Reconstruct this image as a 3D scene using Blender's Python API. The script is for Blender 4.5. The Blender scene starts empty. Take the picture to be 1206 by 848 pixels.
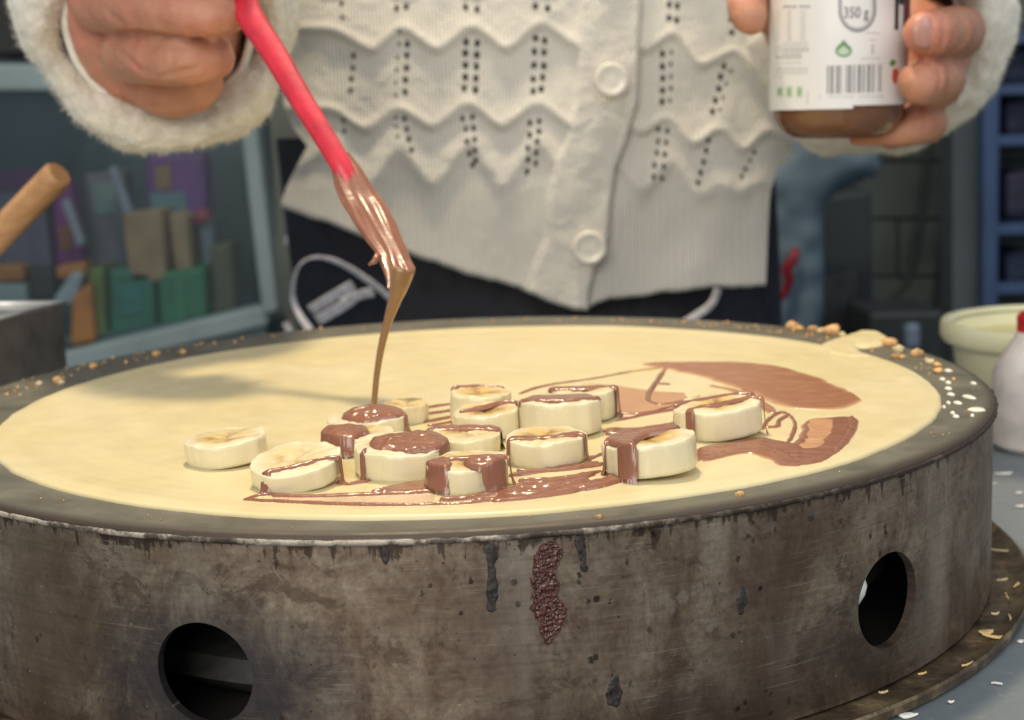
import bpy, bmesh, math, random
import numpy as np
from mathutils import Vector, Matrix, noise as mn
random.seed(7); rng = np.random.default_rng(7)
SC = bpy.context.scene; COL = SC.collection
# ------------------------------------------------------------------ camera, world, lamps
PW, PH = 1206, 848
CAM = np.array([0.0211, -0.5842, 0.1108]); YAW, PIT, ROLL, FPX = 0.0033, 0.1665, -0.0385, 1711.0
_f = np.array([math.sin(YAW)*math.cos(PIT), math.cos(YAW)*math.cos(PIT), -math.sin(PIT)])
_r = np.cross(_f, [0, 0, 1.]); _r /= np.linalg.norm(_r); _u = np.cross(_r, _f)
R_ = math.cos(ROLL)*_r + math.sin(ROLL)*_u; U_ = -math.sin(ROLL)*_r + math.cos(ROLL)*_u
cd = bpy.data.cameras.new('camera'); cam = bpy.data.objects.new('camera', cd); COL.objects.link(cam)
cam.matrix_world = Matrix(((R_[0], U_[0], -_f[0], CAM[0]), (R_[1], U_[1], -_f[1], CAM[1]), (R_[2], U_[2], -_f[2], CAM[2]), (0, 0, 0, 1)))
cd.sensor_width = 36; cd.lens = FPX/PW*36; cd.clip_start = .01; cd.clip_end = 60
cd.dof.use_dof = True; cd.dof.focus_distance = .432; cd.dof.aperture_fstop = 15.5
SC.camera = cam
w = bpy.data.worlds.new('World'); SC.world = w; w.use_nodes = True
w.node_tree.nodes['Background'].inputs[0].default_value = (.62, .72, .78, 1)
w.node_tree.nodes['Background'].inputs[1].default_value = .34
def lamp(name, loc, target, size, energy, col, sy=None):
    l = bpy.data.lights.new(name, 'AREA'); o = bpy.data.objects.new(name, l); COL.objects.link(o)
    l.energy = energy; l.color = col; l.size = size
    if sy: l.shape = 'RECTANGLE'; l.size_y = sy
    o.location = loc; d = Vector(target)-Vector(loc); o.rotation_euler = d.to_track_quat('-Z', 'Y').to_euler()
    return o
lamp('stall_lamp', (-.06, .27, 1.20), (0, .0, 0), .11, 14.2, (1, .83, .56))
lamp('overhead_fill', (.0, -.15, 1.9), (0, .05, 0), 1.6, 6.0, (1, .96, .90))  # added soft fill from overhead, pales the crepe; no actual fixture
lamp('front_fill', (-.4, -1.5, .75), (0, -.1, 0), 1.1, 20, (1, .955, .89))  # added fill from the front, brightens the drum and other upright faces
lamp('side_fill', (1.0, -.7, .9), (.1, .1, 0), .8, 5, (.92, .96, 1))  # added cool fill from the right, not an actual fixture
SC.view_settings.view_transform = 'Standard'; SC.view_settings.look = 'None'
SC.view_settings.exposure = 0; SC.view_settings.gamma = 1
SC.cycles.use_denoising = True

# ------------------------------------------------------------------ helpers
def ray(px, py): return _f + R_*(px-PW/2)/FPX - U_*(py-PH/2)/FPX
def at(px, py, Y):
    d = ray(px, py); return CAM + d*((Y-CAM[1])/d[1])
def on(px, py, Z):
    d = ray(px, py); return CAM + d*((Z-CAM[2])/d[2])
def tag(o, label=None, cat=None, group=None, kind=None):
    if label: o['label'] = label
    if cat: o['category'] = cat
    if group: o['group'] = group
    if kind: o['kind'] = kind
    return o
def keep(o, parent):
    if parent is not None:
        o.parent = parent
        top = parent
        while top.parent: top = top.parent
        if top is parent: o.matrix_parent_inverse = parent.matrix_basis.inverted()
def obj(name, verts, faces, mat, parent=None, smooth=True, local=False):
    me = bpy.data.meshes.new(name)
    me.from_pydata([tuple(map(float, v)) for v in verts], [], [tuple(map(int, f)) for f in faces])
    me.update()
    if smooth: me.polygons.foreach_set('use_smooth', [True]*len(me.polygons))
    if mat: me.materials.append(mat)
    o = bpy.data.objects.new(name, me); COL.objects.link(o)
    if parent is not None:
        if local: o.parent = parent
        else: keep(o, parent)
    return o
def empty(name, loc, label, cat, group=None, rot=None):
    o = bpy.data.objects.new(name, None); COL.objects.link(o); o.location = loc; o.empty_display_size = .02
    if rot is not None: o.rotation_euler = rot
    return tag(o, label, cat, group)
def bm_obj(name, bm, mat, parent=None, smooth=True, local=False):
    bmesh.ops.recalc_face_normals(bm, faces=bm.faces)
    me = bpy.data.meshes.new(name); bm.to_mesh(me); bm.free()
    if smooth: me.polygons.foreach_set('use_smooth', [True]*len(me.polygons))
    if mat: me.materials.append(mat)
    o = bpy.data.objects.new(name, me); COL.objects.link(o)
    if parent is not None:
        if local: o.parent = parent
        else: keep(o, parent)
    return o
def autosmooth(o, ang=40):
    me = o.data; bm = bmesh.new(); bm.from_mesh(me)
    for e in bm.edges:
        if len(e.link_faces) == 2: e.smooth = e.calc_face_angle(0) < math.radians(ang)
    bm.to_mesh(me); bm.free(); return o
def lathe_data(prof, n=128, cx=0, cy=0, closed=False):
    V = []; F = []; m = len(prof)
    for i in range(n):
        a = 2*math.pi*i/n
        for r, z in prof: V.append((cx+r*math.sin(a), cy-r*math.cos(a), z))
    for i in range(n):
        j = (i+1) % n
        for k in range(m-1 if not closed else m):
            l = (k+1) % m
            F.append((i*m+k, j*m+k, j*m+l, i*m+l))
    return V, F
def lathe(name, prof, mat, parent=None, n=128, cx=0, cy=0, closed=False, local=False, smooth=True, ang=40):
    V, F = lathe_data(prof, n, cx, cy, closed)
    o = obj(name, V, F, mat, parent, smooth, local)
    bm = bmesh.new(); bm.from_mesh(o.data); bmesh.ops.remove_doubles(bm, verts=bm.verts, dist=1e-6)
    bmesh.ops.dissolve_degenerate(bm, dist=1e-7, edges=bm.edges); bmesh.ops.recalc_face_normals(bm, faces=bm.faces)
    bm.to_mesh(o.data); bm.free()
    return autosmooth(o, ang)
def sweep(pts, rad, n=12, cap=True, flat=None, up=None):
    """tube along pts; rad = list of radii or (rw, rt) pairs"""
    pts = [Vector(p) for p in pts]; V = []; F = []
    prev = Vector(up) if up is not None else None
    for i, p in enumerate(pts):
        t = (pts[min(i+1, len(pts)-1)]-pts[max(i-1, 0)]).normalized()
        if prev is None: prev = Vector((0, 0, 1)) if abs(t.z) < .9 else Vector((0, 1, 0))
        s = t.cross(prev).normalized(); u = s.cross(t).normalized(); prev = u
        r = rad[i] if hasattr(rad, '__len__') else rad
        rw, rt = r if hasattr(r, '__len__') else (r, r)
        for k in range(n):
            a = 2*math.pi*k/n
            V.append(p+s*rw*math.cos(a)+u*rt*math.sin(a))
    for i in range(len(pts)-1):
        for k in range(n):
            l = (k+1) % n
            F.append((i*n+k, i*n+l, (i+1)*n+l, (i+1)*n+k))
    if cap:
        F.append(tuple(range(n-1, -1, -1))); F.append(tuple(range((len(pts)-1)*n, len(pts)*n)))
    return V, F
def spline(pts, n=40):
    """catmull-rom through points (any dimension)"""
    P = np.array(pts, float); P = np.vstack([2*P[0]-P[1], P, 2*P[-1]-P[-2]])
    out = []; m = len(P)-3
    for t in np.linspace(0, m-1e-9, n):
        i = int(t); f = t-i; a, b, c, d = P[i:i+4]
        out.append(.5*((2*b)+(-a+c)*f+(2*a-5*b+4*c-d)*f*f+(-a+3*b-3*c+d)*f**3))
    return np.array(out)
def box(name, c, s, mat, parent=None, bev=.002, rotz=0, local=False):
    bm = bmesh.new(); bmesh.ops.create_cube(bm, size=1)
    bmesh.ops.scale(bm, vec=s, verts=bm.verts)
    if bev: bmesh.ops.bevel(bm, geom=bm.edges, offset=bev, segments=2, affect='EDGES', profile=.6)
    bmesh.ops.rotate(bm, cent=(0, 0, 0), matrix=Matrix.Rotation(rotz, 3, 'Z'), verts=bm.verts)
    bmesh.ops.translate(bm, vec=c, verts=bm.verts)
    return bm_obj(name, bm, mat, parent, False, local)
def slab(name, poly, Y, depth, mat, parent=None, bev=.004, puff=0.):
    """outline seen face-on at distance Y, given real thickness behind it"""
    n = len(poly); A = [Vector(at(x, y, Y)) for x, y in poly]
    bm = bmesh.new(); f = [bm.verts.new(p) for p in A]; b = [bm.verts.new(p+Vector((0, depth, 0))) for p in A]
    bm.faces.new(f); bm.faces.new(b[::-1])
    for i in range(n): bm.faces.new((f[i], b[i], b[(i+1) % n], f[(i+1) % n]))
    if bev: bmesh.ops.bevel(bm, geom=bm.edges, offset=bev, segments=2, affect='EDGES', profile=.6, clamp_overlap=True)
    return bm_obj(name, bm, mat, parent, False)
def inpoly(X, Y, poly):
    P = np.asarray(poly, float); c = np.zeros(X.shape, bool); j = len(P)-1
    for i in range(len(P)):
        xi, yi = P[i]; xj, yj = P[j]
        with np.errstate(divide='ignore', invalid='ignore'):
            c ^= ((yi > Y) != (yj > Y)) & (X < (xj-xi)*(Y-yi)/(yj-yi+1e-15)+xi)
        j = i
    return c
def segdist(X, Y, path):
    d = np.full(X.shape, 1e9); tt = np.zeros(X.shape); n = len(path)-1
    for i in range(n):
        a = np.array(path[i]); b = np.array(path[i+1]); ab = b-a; L = ab@ab+1e-18
        t = np.clip(((X-a[0])*ab[0]+(Y-a[1])*ab[1])/L, 0, 1)
        q = np.hypot(X-a[0]-t*ab[0], Y-a[1]-t*ab[1]); m = q < d
        d[m] = q[m]; tt[m] = ((i+t)/n)[m]
    return d, tt
def blur(A, k):
    for ax in (0, 1):
        for _ in range(2):
            c = np.cumsum(np.pad(A, [(k+1, k) if a == ax else (0, 0) for a in (0, 1)], mode='edge'), axis=ax)
            n = A.shape[ax]; s = 2*k+1
            A = (np.take(c, range(s, s+n), ax)-np.take(c, range(0, n), ax))/s
    return A
def vnoise(X, Y, s, seed=0):
    """smooth value noise"""
    r = np.random.default_rng(seed); T = r.random((64, 64))
    x = X/s+1000; y = Y/s+1000; xi = np.floor(x).astype(int); yi = np.floor(y).astype(int); fx = x-xi; fy = y-yi
    fx = fx*fx*(3-2*fx); fy = fy*fy*(3-2*fy); g = lambda a, b: T[a % 64, b % 64]
    return (g(xi, yi)*(1-fx)+g(xi+1, yi)*fx)*(1-fy)+(g(xi, yi+1)*(1-fx)+g(xi+1, yi+1)*fx)*fy-.5
def grid_mesh(P, mask):
    """P (h,w,3), mask (h-1,w-1) of cells kept -> verts, faces"""
    h, wd = P.shape[:2]; idx = np.full(h*wd, -1); ii, jj = np.nonzero(mask)
    q = np.stack([ii*wd+jj, ii*wd+jj+1, (ii+1)*wd+jj+1, (ii+1)*wd+jj], 1)
    u = np.unique(q); idx[u] = np.arange(len(u))
    return P.reshape(-1, 3)[u], idx[q]
def fast(name, V, F, mat, parent=None):
    me = bpy.data.meshes.new(name); V = np.asarray(V, np.float32); F = np.asarray(F, np.int32)
    me.vertices.add(len(V)); me.vertices.foreach_set('co', V.ravel())
    me.loops.add(F.size); me.loops.foreach_set('vertex_index', F.ravel())
    me.polygons.add(len(F)); me.polygons.foreach_set('loop_start', np.arange(0, F.size, F.shape[1], dtype=np.int32))
    me.update(calc_edges=True); me.validate()
    me.polygons.foreach_set('use_smooth', np.ones(len(me.polygons), bool))
    if mat: me.materials.append(mat)
    o = bpy.data.objects.new(name, me); COL.objects.link(o)
    if parent is not None: keep(o, parent)
    return o

# ------------------------------------------------------------------ materials
class NT:
    def __init__(s, name):
        s.m = bpy.data.materials.new(name); s.m.use_nodes = True; s.t = s.m.node_tree
        s.b = s.t.nodes['Principled BSDF']; s.tc = s.n('ShaderNodeTexCoord')
    def n(s, typ, **k):
        nd = s.t.nodes.new(typ)
        for a, v in k.items(): setattr(nd, a, v)
        return nd
    def l(s, a, b): s.t.links.new(a, b)
    def val(s, sock, v):
        if hasattr(v, 'default_value') or hasattr(v, 'is_linked'): s.l(v, sock)
        else: sock.default_value = v
    def noise(s, vec, scale, detail=4, rough=.55, dist=0):
        nd = s.n('ShaderNodeTexNoise'); s.l(vec, nd.inputs['Vector'])
        nd.inputs['Scale'].default_value = scale; nd.inputs['Detail'].default_value = detail
        nd.inputs['Roughness'].default_value = rough; nd.inputs['Distortion'].default_value = dist
        return nd.outputs['Fac']
    def voro(s, vec, scale, feature='F1', out='Distance'):
        nd = s.n('ShaderNodeTexVoronoi', feature=feature); s.l(vec, nd.inputs['Vector']); nd.inputs['Scale'].default_value = scale
        return nd.outputs[out]
    def ramp(s, fac, stops, interp='LINEAR'):
        nd = s.n('ShaderNodeValToRGB'); e = nd.color_ramp.elements; nd.color_ramp.interpolation = interp
        while len(e) < len(stops): e.new(.5)
        for i, (p, c) in enumerate(stops):
            e[i].position = p; e[i].color = (c, c, c, 1) if not hasattr(c, '__len__') else (*c, 1)
        s.l(fac, nd.inputs[0]); return nd.outputs[0]
    def math(s, op, a, b=0., c=None):
        nd = s.n('ShaderNodeMath', operation=op); s.val(nd.inputs[0], a); s.val(nd.inputs[1], b)
        if c is not None: s.val(nd.inputs[2], c)
        return nd.outputs[0]
    def mix(s, fac, a, b, mode='MIX'):
        nd = s.n('ShaderNodeMix', data_type='RGBA', blend_type=mode)
        s.val(nd.inputs[0], fac); 
        for k, v in ((6, a), (7, b)):
            if hasattr(v, 'is_linked'): s.l(v, nd.inputs[k])
            else: nd.inputs[k].default_value = (*v, 1)
        return nd.outputs[2]
    def mapping(s, vec, scale=(1, 1, 1), rot=(0, 0, 0), loc=(0, 0, 0)):
        nd = s.n('ShaderNodeMapping'); s.l(vec, nd.inputs[0]); nd.inputs['Scale'].default_value = scale
        nd.inputs['Rotation'].default_value = rot; nd.inputs['Location'].default_value = loc; return nd.outputs[0]
    def bump(s, h, strength=.5, dist=.001, prev=None):
        nd = s.n('ShaderNodeBump'); s.l(h, nd.inputs['Height']); nd.inputs['Strength'].default_value = strength
        nd.inputs['Distance'].default_value = dist
        if prev is not None: s.l(prev, nd.inputs['Normal'])
        return nd.outputs[0]
    def set(s, **k):
        nm = dict(col='Base Color', rough='Roughness', metal='Metallic', spec='Specular IOR Level', sss='Subsurface Weight', coat='Coat Weight',
                  coatr='Coat Roughness', normal='Normal', trans='Transmission Weight', ior='IOR', alpha='Alpha', sheen='Sheen Weight', sssr='Subsurface Radius', ssss='Subsurface Scale')
        for a, v in k.items():
            i = s.b.inputs[nm[a]]
            if hasattr(v, 'is_linked'): s.l(v, i)
            elif a == 'col': i.default_value = (*v, 1)
            else: i.default_value = v
        return s
def simple(name, col, rough=.5, var=.15, scale=60, bump=0., bscale=400, **k):
    t = NT(name); o = t.tc.outputs['Object']
    f = t.noise(o, scale, 4); c2 = tuple(max(0, c*(1-var*2)) for c in col); c1 = tuple(min(1, c*(1+var)) for c in col)
    t.set(col=t.ramp(f, [(.3, c2), (.5, col), (.7, c1)]), rough=rough, **k)
    if bump: t.set(normal=t.bump(t.noise(o, bscale, 3), bump, .0008))
    return t.m

# drum: heat-tinted, scratched, stained steel
def drum_material():
    t = NT('stained_steel'); o = t.tc.outputs['Object']
    sx = t.n('ShaderNodeSeparateXYZ'); t.l(o, sx.inputs[0]); X, Y, Z = sx.outputs
    ang = t.math('ARCTAN2', X, t.math('MULTIPLY', Y, -1.)); arc = t.math('MULTIPLY', ang, .2085)
    cb = t.n('ShaderNodeCombineXYZ'); t.l(arc, cb.inputs[0]); t.l(Z, cb.inputs[1]); uv = cb.outputs[0]
    big = t.noise(uv, 14, 3, .5); mid = t.noise(t.mapping(uv, (1, .6, 1), (0, 0, 0), (3, 1, 0)), 46, 12, .74, .5); fine = t.noise(uv, 420, 5, .7)
    hor = t.noise(t.mapping(uv, (1, 14, 1), (0, 0, .06)), 38, 5, .6); vert = t.noise(t.mapping(uv, (9, 1, 1), (0, 0, 0), (5, 0, 0)), 30, 4, .6)
    c = t.ramp(mid, [(.30, (.085, .050, .036)), (.44, (.195, .137, .098)), (.56, (.295, .228, .170)), (.70, (.42, .342, .262))])
    c = t.mix(1., c, t.ramp(fine, [(.25, .62), (.5, 1.), (.75, 1.35)]), 'MULTIPLY')
    st1 = t.noise(t.mapping(uv, (1, 1, 1), (0, 0, 0), (1.3, 7.7, 0)), 62, 9, .72, .6)
    c = t.mix(t.ramp(st1, [(.565, 0.), (.585, .55), (.68, .65)]), c, (.090, .058, .042))
    st2 = t.noise(t.mapping(uv, (1, 1.5, 1), (0, 0, .5), (4.1, 2.2, 0)), 48, 9, .75, .8)
    c = t.mix(t.ramp(st2, [(.60, 0.), (.625, .42), (.7, .30)]), c, (.36, .315, .265))
    pol = t.noise(t.mapping(uv, (1, .12, 1), (0, 0, 0), (2, 6, 0)), 26, 5, .6)
    c = t.mix(t.ramp(pol, [(.52, 0.), (.66, .5)]), c, (.44, .385, .325))  # pale vertical bands: reflections painted into the steel colour
    grit = t.voro(t.mapping(uv, (1, 1, 1), (0, 0, 0), (8, 3, 0)), 330); c = t.mix(t.math('MULTIPLY', t.ramp(t.math('ADD', grit, t.math('MULTIPLY', fine, .25)), [(.20, .9), (.27, 0.)]), t.ramp(t.noise(uv, 70, 4), [(.52, 0.), (.60, 1.)])), c, (.03, .019, .014))
    # heat tints: warm brown to blue-black round the burner vents, straw on the far left
    def spot(a0, z0, ra, rz, soft=.5):
        d = t.math('ADD', t.math('POWER', t.math('DIVIDE', t.math('SUBTRACT', arc, a0), ra), 2.), t.math('POWER', t.math('DIVIDE', t.math('SUBTRACT', Z, z0), rz), 2.))
        d = t.math('ADD', d, t.math('MULTIPLY', t.math('SUBTRACT', mid, .5), 1.6))
        return t.ramp(d, [(.15, 1.), (1., 0.)])
    c = t.mix(t.math('MULTIPLY', spot(-.066, -.042, .050, .030), .80), c, (.034, .036, .046))
    c = t.mix(t.math('MULTIPLY', spot(.145, -.050, .032, .032), .55), c, (.052, .040, .036))
    c = t.mix(t.math('MULTIPLY', spot(-.125, -.035, .026, .07), .65), c, (.155, .105, .068))
    c = t.mix(t.math('MULTIPLY', spot(.03, -.064, .085, .017), .6), c, (.085, .052, .038))
    c = t.mix(t.math('MULTIPLY', spot(.095, -.055, .05, .025), .55), c, (.075, .055, .047))
    c = t.mix(t.ramp(big, [(.52, 0.), (.7, .55)]), c, (.115, .068, .045))
    # burnt grease hanging from the top edge
    edge = t.math('ADD', t.math('MULTIPLY', Z, 95.), t.math('ADD', t.math('MULTIPLY', t.math('SUBTRACT', vert, .45), 3.6), t.math('MULTIPLY', t.math('SUBTRACT', st1, .5), 2.4)))
    c = t.mix(t.ramp(edge, [(.0, 0.), (.10, .72), (.5, .85)]), c, (.040, .024, .017))
    # rust freckles, black flecks
    fl = t.voro(t.mapping(uv, (1, .75, 1)), 210); gate = t.ramp(t.noise(uv, 30, 3), [(.5, 0.), (.6, 1.)])
    fleck = t.math('MULTIPLY', t.ramp(t.math('ADD', fl, t.math('MULTIPLY', t.math('SUBTRACT', fine, .5), .5)), [(.12, 1.), (.2, 0.)]), gate)
    c = t.mix(t.math('MULTIPLY', fleck, .85), c, (.018, .012, .010))
    rust = t.ramp(t.noise(t.mapping(uv, (1, 1, 1), (0, 0, 0), (9, 4, 0)), 75, 7, .75), [(.58, 0.), (.68, 1.)])
    c = t.mix(t.math('MULTIPLY', rust, .5), c, (.085, .036, .022))
    # scratches: light, thin, in two directions, gated into patches
    s1 = t.ramp(t.noise(t.mapping(uv, (1, 30, 1), (0, 0, .62)), 60, 3, .5), [(.61, 0.), (.66, 1.)])
    s2 = t.ramp(t.noise(t.mapping(uv, (1, 34, 1), (0, 0, -.25)), 26, 3, .5), [(.65, 0.), (.70, 1.)])
    g1 = t.ramp(t.noise(uv, 24, 2), [(.45, 0.), (.62, 1.)])
    sc = t.math('MULTIPLY', t.math('MAXIMUM', s1, s2), g1)
    c = t.mix(t.math('MULTIPLY', sc, .32), c, (.46, .40, .33))
    specks = t.ramp(t.voro(t.mapping(uv, (1, 1.3, 1), (0, 0, 0), (2, 2, 0)), 150), [(.05, 1.), (.085, 0.)])
    c = t.mix(t.math('MULTIPLY', t.math('MULTIPLY', specks, t.ramp(t.noise(uv, 45, 2), [(.5, 0.), (.6, 1.)])), .7), c, (.48, .45, .4))
    c = t.mix(t.math('MULTIPLY', t.ramp(hor, [(.35, 1.), (.5, 0.)]), .25), c, (.06, .045, .038))
    r = t.ramp(mid, [(.3, .52), (.7, .34)])
    h = t.math('ADD', t.math('MULTIPLY', mid, .4), t.math('ADD', t.math('MULTIPLY', fine, .25), t.math('MULTIPLY', fleck, .6)))
    t.set(col=c, rough=r, metal=.72, spec=.5, normal=t.bump(h, .30, .0004)); return t.m
M_drum = drum_material()
def plate_material():
    t = NT('seasoned_plate'); o = t.tc.outputs['Object']
    sx = t.n('ShaderNodeSeparateXYZ'); t.l(o, sx.inputs[0])
    rad = t.math('SQRT', t.math('ADD', t.math('POWER', sx.outputs[0], 2.), t.math('POWER', sx.outputs[1], 2.)))
    n1 = t.noise(o, 45, 6, .65); n2 = t.noise(o, 300, 4, .6)
    c = t.ramp(n1, [(.3, (.095, .090, .070)), (.55, (.145, .137, .110)), (.75, (.19, .178, .145))])
    edge = t.math('ADD', rad, t.math('MULTIPLY', t.math('SUBTRACT', n1, .5), .006))
    c = t.mix(t.ramp(t.math('SUBTRACT', edge, .2045), [(.0, 0.), (.0022, .9)]), c, (.060, .042, .032))
    ring = t.noise(t.mapping(o, (1, 1, 1)), 800, 2)
    t.set(col=c, rough=t.ramp(n1, [(.3, .42), (.7, .62)]), metal=.2, spec=.4, normal=t.bump(t.math('ADD', n1, t.math('MULTIPLY', n2, .5)), .3, .0006)); return t.m
M_plate = plate_material()
def lip_material():
    t = NT('scraped_rim'); o = t.tc.outputs['Object']
    n1 = t.noise(o, 260, 6, .7); n2 = t.noise(o, 40, 3)
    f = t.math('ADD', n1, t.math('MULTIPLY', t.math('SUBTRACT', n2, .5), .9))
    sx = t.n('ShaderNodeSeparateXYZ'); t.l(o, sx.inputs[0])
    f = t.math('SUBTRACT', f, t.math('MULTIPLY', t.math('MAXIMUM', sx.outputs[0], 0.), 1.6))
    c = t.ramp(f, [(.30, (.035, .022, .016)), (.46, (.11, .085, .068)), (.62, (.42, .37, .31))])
    t.set(col=c, rough=.5, metal=.2, normal=t.bump(n1, .8, .001)); return t.m
M_lip = lip_material()
M_burnt = simple('burnt_grease', (.030, .024, .022), .5, .6, 420, .8, 700)
M_crust = simple('caramel_crust', (.085, .024, .016), .24, .35, 700, .3, 900, coat=.35)
M_inner = simple('sooty_steel', (.03, .028, .027), .7)
M_burner = simple('cast_iron', (.10, .098, .094), .75, .2, 120, .4, 300)
M_glimpse = simple('glimpse_white', (.82, .82, .78), .35)
def crepe_material():
    t = NT('crepe_batter'); o = t.tc.outputs['Object']
    big = t.noise(o, 16, 3, .5); n = t.noise(o, 90, 5, .6); pores = t.voro(o, 650)
    c = t.ramp(big, [(.32, (.655, .55, .30)), (.5, (.675, .575, .335)), (.68, (.69, .60, .375))])
    c = t.mix(t.ramp(n, [(.35, .14), (.65, 0.)]), c, (.62, .50, .25))
    hb = t.math('ADD', t.math('MULTIPLY', n, .6), t.math('MULTIPLY', t.ramp(pores, [(.1, 0.), (.35, 1.)]), .25))
    t.set(col=c, rough=t.ramp(n, [(.3, .30), (.7, .44)]), spec=.42, sss=.12, sssr=(.004, .0025, .001), ssss=1.0, normal=t.bump(hb, .12, .0006)); return t.m
M_crepe = crepe_material()
def banana_material():
    t = NT('banana_flesh'); o = t.tc.outputs['Object']
    sx = t.n('ShaderNodeSeparateXYZ'); t.l(o, sx.inputs[0]); X, Y, Z = sx.outputs
    rad = t.math('SQRT', t.math('ADD', t.math('POWER', X, 2.), t.math('POWER', Y, 2.)))
    ang = t.math('ARCTAN2', Y, X)
    n = t.noise(o, 220, 4, .6); n2 = t.noise(o, 900, 3, .6)
    lob = t.math('POWER', t.math('ABSOLUTE', t.math('COSINE', t.math('ADD', t.math('MULTIPLY', ang, 1.5), t.math('MULTIPLY', n, 1.2)))), 3.)
    top = t.ramp(Z, [(.0045, 0.), (.0056, 1.)])
    c = t.mix(t.math('MULTIPLY', top, t.ramp(t.math('ADD', rad, t.math('MULTIPLY', t.math('SUBTRACT', n, .5), .003)), [(.0072, 1.), (.0095, 0.)])), (.74, .655, .44), (.66, .45, .13))
    m = t.math('MULTIPLY', lob, t.ramp(t.math('ADD', rad, t.math('MULTIPLY', t.math('SUBTRACT', n, .5), .002)), [(.001, .8), (.0045, 1.), (.0086, 0.)]))
    c = t.mix(t.math('MULTIPLY', t.math('MULTIPLY', top, m), 1.0), c, (.28, .12, .015))
    c = t.mix(t.math('MULTIPLY', top, t.ramp(t.math('ADD', rad, t.math('MULTIPLY', n2, .002)), [(.0018, .8), (.0030, 0.)])), c, (.30, .15, .03))
    rl = t.noise(t.n('ShaderNodeCombineXYZ').outputs[0], 1) if False else t.math('COSINE', t.math('ADD', t.math('MULTIPLY', ang, 34.), t.math('MULTIPLY', n2, 5.)))
    c = t.mix(t.math('MULTIPLY', t.math('MULTIPLY', top, t.ramp(rl, [(.5, 0.), (.95, .35)])), t.ramp(rad, [(.003, 0.), (.006, 1.), (.0125, 0.)])), c, (.62, .42, .14))
    side = t.noise(t.mapping(o, (1, 1, .18)), 420, 3)
    c = t.mix(t.ramp(side, [(.5, 0.), (.72, .4)]), c, (.82, .76, .60)); c = t.mix(t.math('MULTIPLY', t.ramp(n, [(.3, .5), (.48, 0.)]), t.math('SUBTRACT', 1., top)), c, (.70, .60, .36))
    t.set(col=c, rough=.34, spec=.5, coat=.25, coatr=.18, sss=.25, sssr=(.004, .003, .0015), ssss=1., normal=t.bump(t.math('ADD', side, t.math('MULTIPLY', n2, .5)), .25, .0006)); return t.m
M_ban = banana_material()
def choc_material(name, col, rough):
    t = NT(name); o = t.tc.outputs['Object']
    n = t.noise(o, 140, 4); n2 = t.noise(t.mapping(o, (.35, 1, 1), (0, 0, .3)), 700, 3)
    t.set(col=t.mix(t.ramp(n, [(.35, 0.), (.7, .5)]), col, tuple(c*1.3 for c in col)), rough=rough, spec=.6, coat=.25, coatr=.12, normal=t.bump(n2, .25, .0005), sss=.05, sssr=(.003, .001, .0006), ssss=1.); return t.m
M_choc = choc_material('chocolate_spread', (.255, .105, .062), .25)
def smear_material(name, thin, thick, lo, hi, rough):
    t = NT(name); o = t.tc.outputs['Object']; a = t.n('ShaderNodeAttribute'); a.attribute_name = 'thickness'
    n = t.noise(t.mapping(o, (.30, 1, 1), (0, 0, -.45)), 260, 5, .6)
    f = t.math('ADD', a.outputs['Fac'], t.math('MULTIPLY', t.math('SUBTRACT', n, .5), 1.0))
    t.set(col=t.ramp(f, [(lo, thin), (hi, thick)]), rough=rough, spec=.55, coat=.15, coatr=.2, sss=.05, sssr=(.003, .001, .0006), ssss=1., normal=t.bump(n, .3, .0006)); return t.m
M_smear = smear_material('smoothed_chocolate', (.56, .33, .17), (.34, .140, .072), .25, 1.0, .34)
M_ridge = smear_material('ridged_chocolate', (.55, .30, .15), (.27, .11, .064), .15, .9, .28)
M_film = choc_material('thin_chocolate_film', (.52, .27, .135), .34)
M_filmp = choc_material('milky_chocolate_film', (.62, .44, .28), .34)
M_red = simple('red_silicone', (.60, .026, .05), .30, .12, 90, .25, 200, coat=.3, coatr=.15)
M_stream = simple('thin_poured_chocolate', (.30, .155, .055), .22, .1, 80, coat=.5, trans=.15)

def knit_material(name, col, colf=520, rough=.9):
    t = NT(name); o = t.tc.outputs['Object']
    sx = t.n('ShaderNodeSeparateXYZ'); t.l(o, sx.inputs[0])
    n = t.noise(o, 35, 3); nf = t.noise(o, 900, 3)
    wv = t.math('SINE', t.math('ADD', t.math('MULTIPLY', sx.outputs[0], 2*math.pi*colf), t.math('MULTIPLY', n, 6.)))
    wz = t.math('SINE', t.math('ADD', t.math('MULTIPLY', sx.outputs[2], 2*math.pi*colf*1.25), t.math('MULTIPLY', t.math('ABSOLUTE', wv), 1.6)))
    h = t.math('ADD', t.math('MULTIPLY', wv, .35), t.math('ADD', t.math('MULTIPLY', wz, .25), t.math('MULTIPLY', nf, .5)))
    c = t.ramp(n, [(.3, tuple(x*.93 for x in col)), (.7, col)])
    t.set(col=c, rough=rough, spec=.15, sheen=.3, normal=t.bump(h, .8, .0010)); return t.m
M_knit = knit_material('cream_knit', (.78, .74, .665), 400)
M_fleece = simple('cream_fleece', (.80, .76, .66), .95, .06, 120, .9, 800, sheen=.5, spec=.1)
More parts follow.
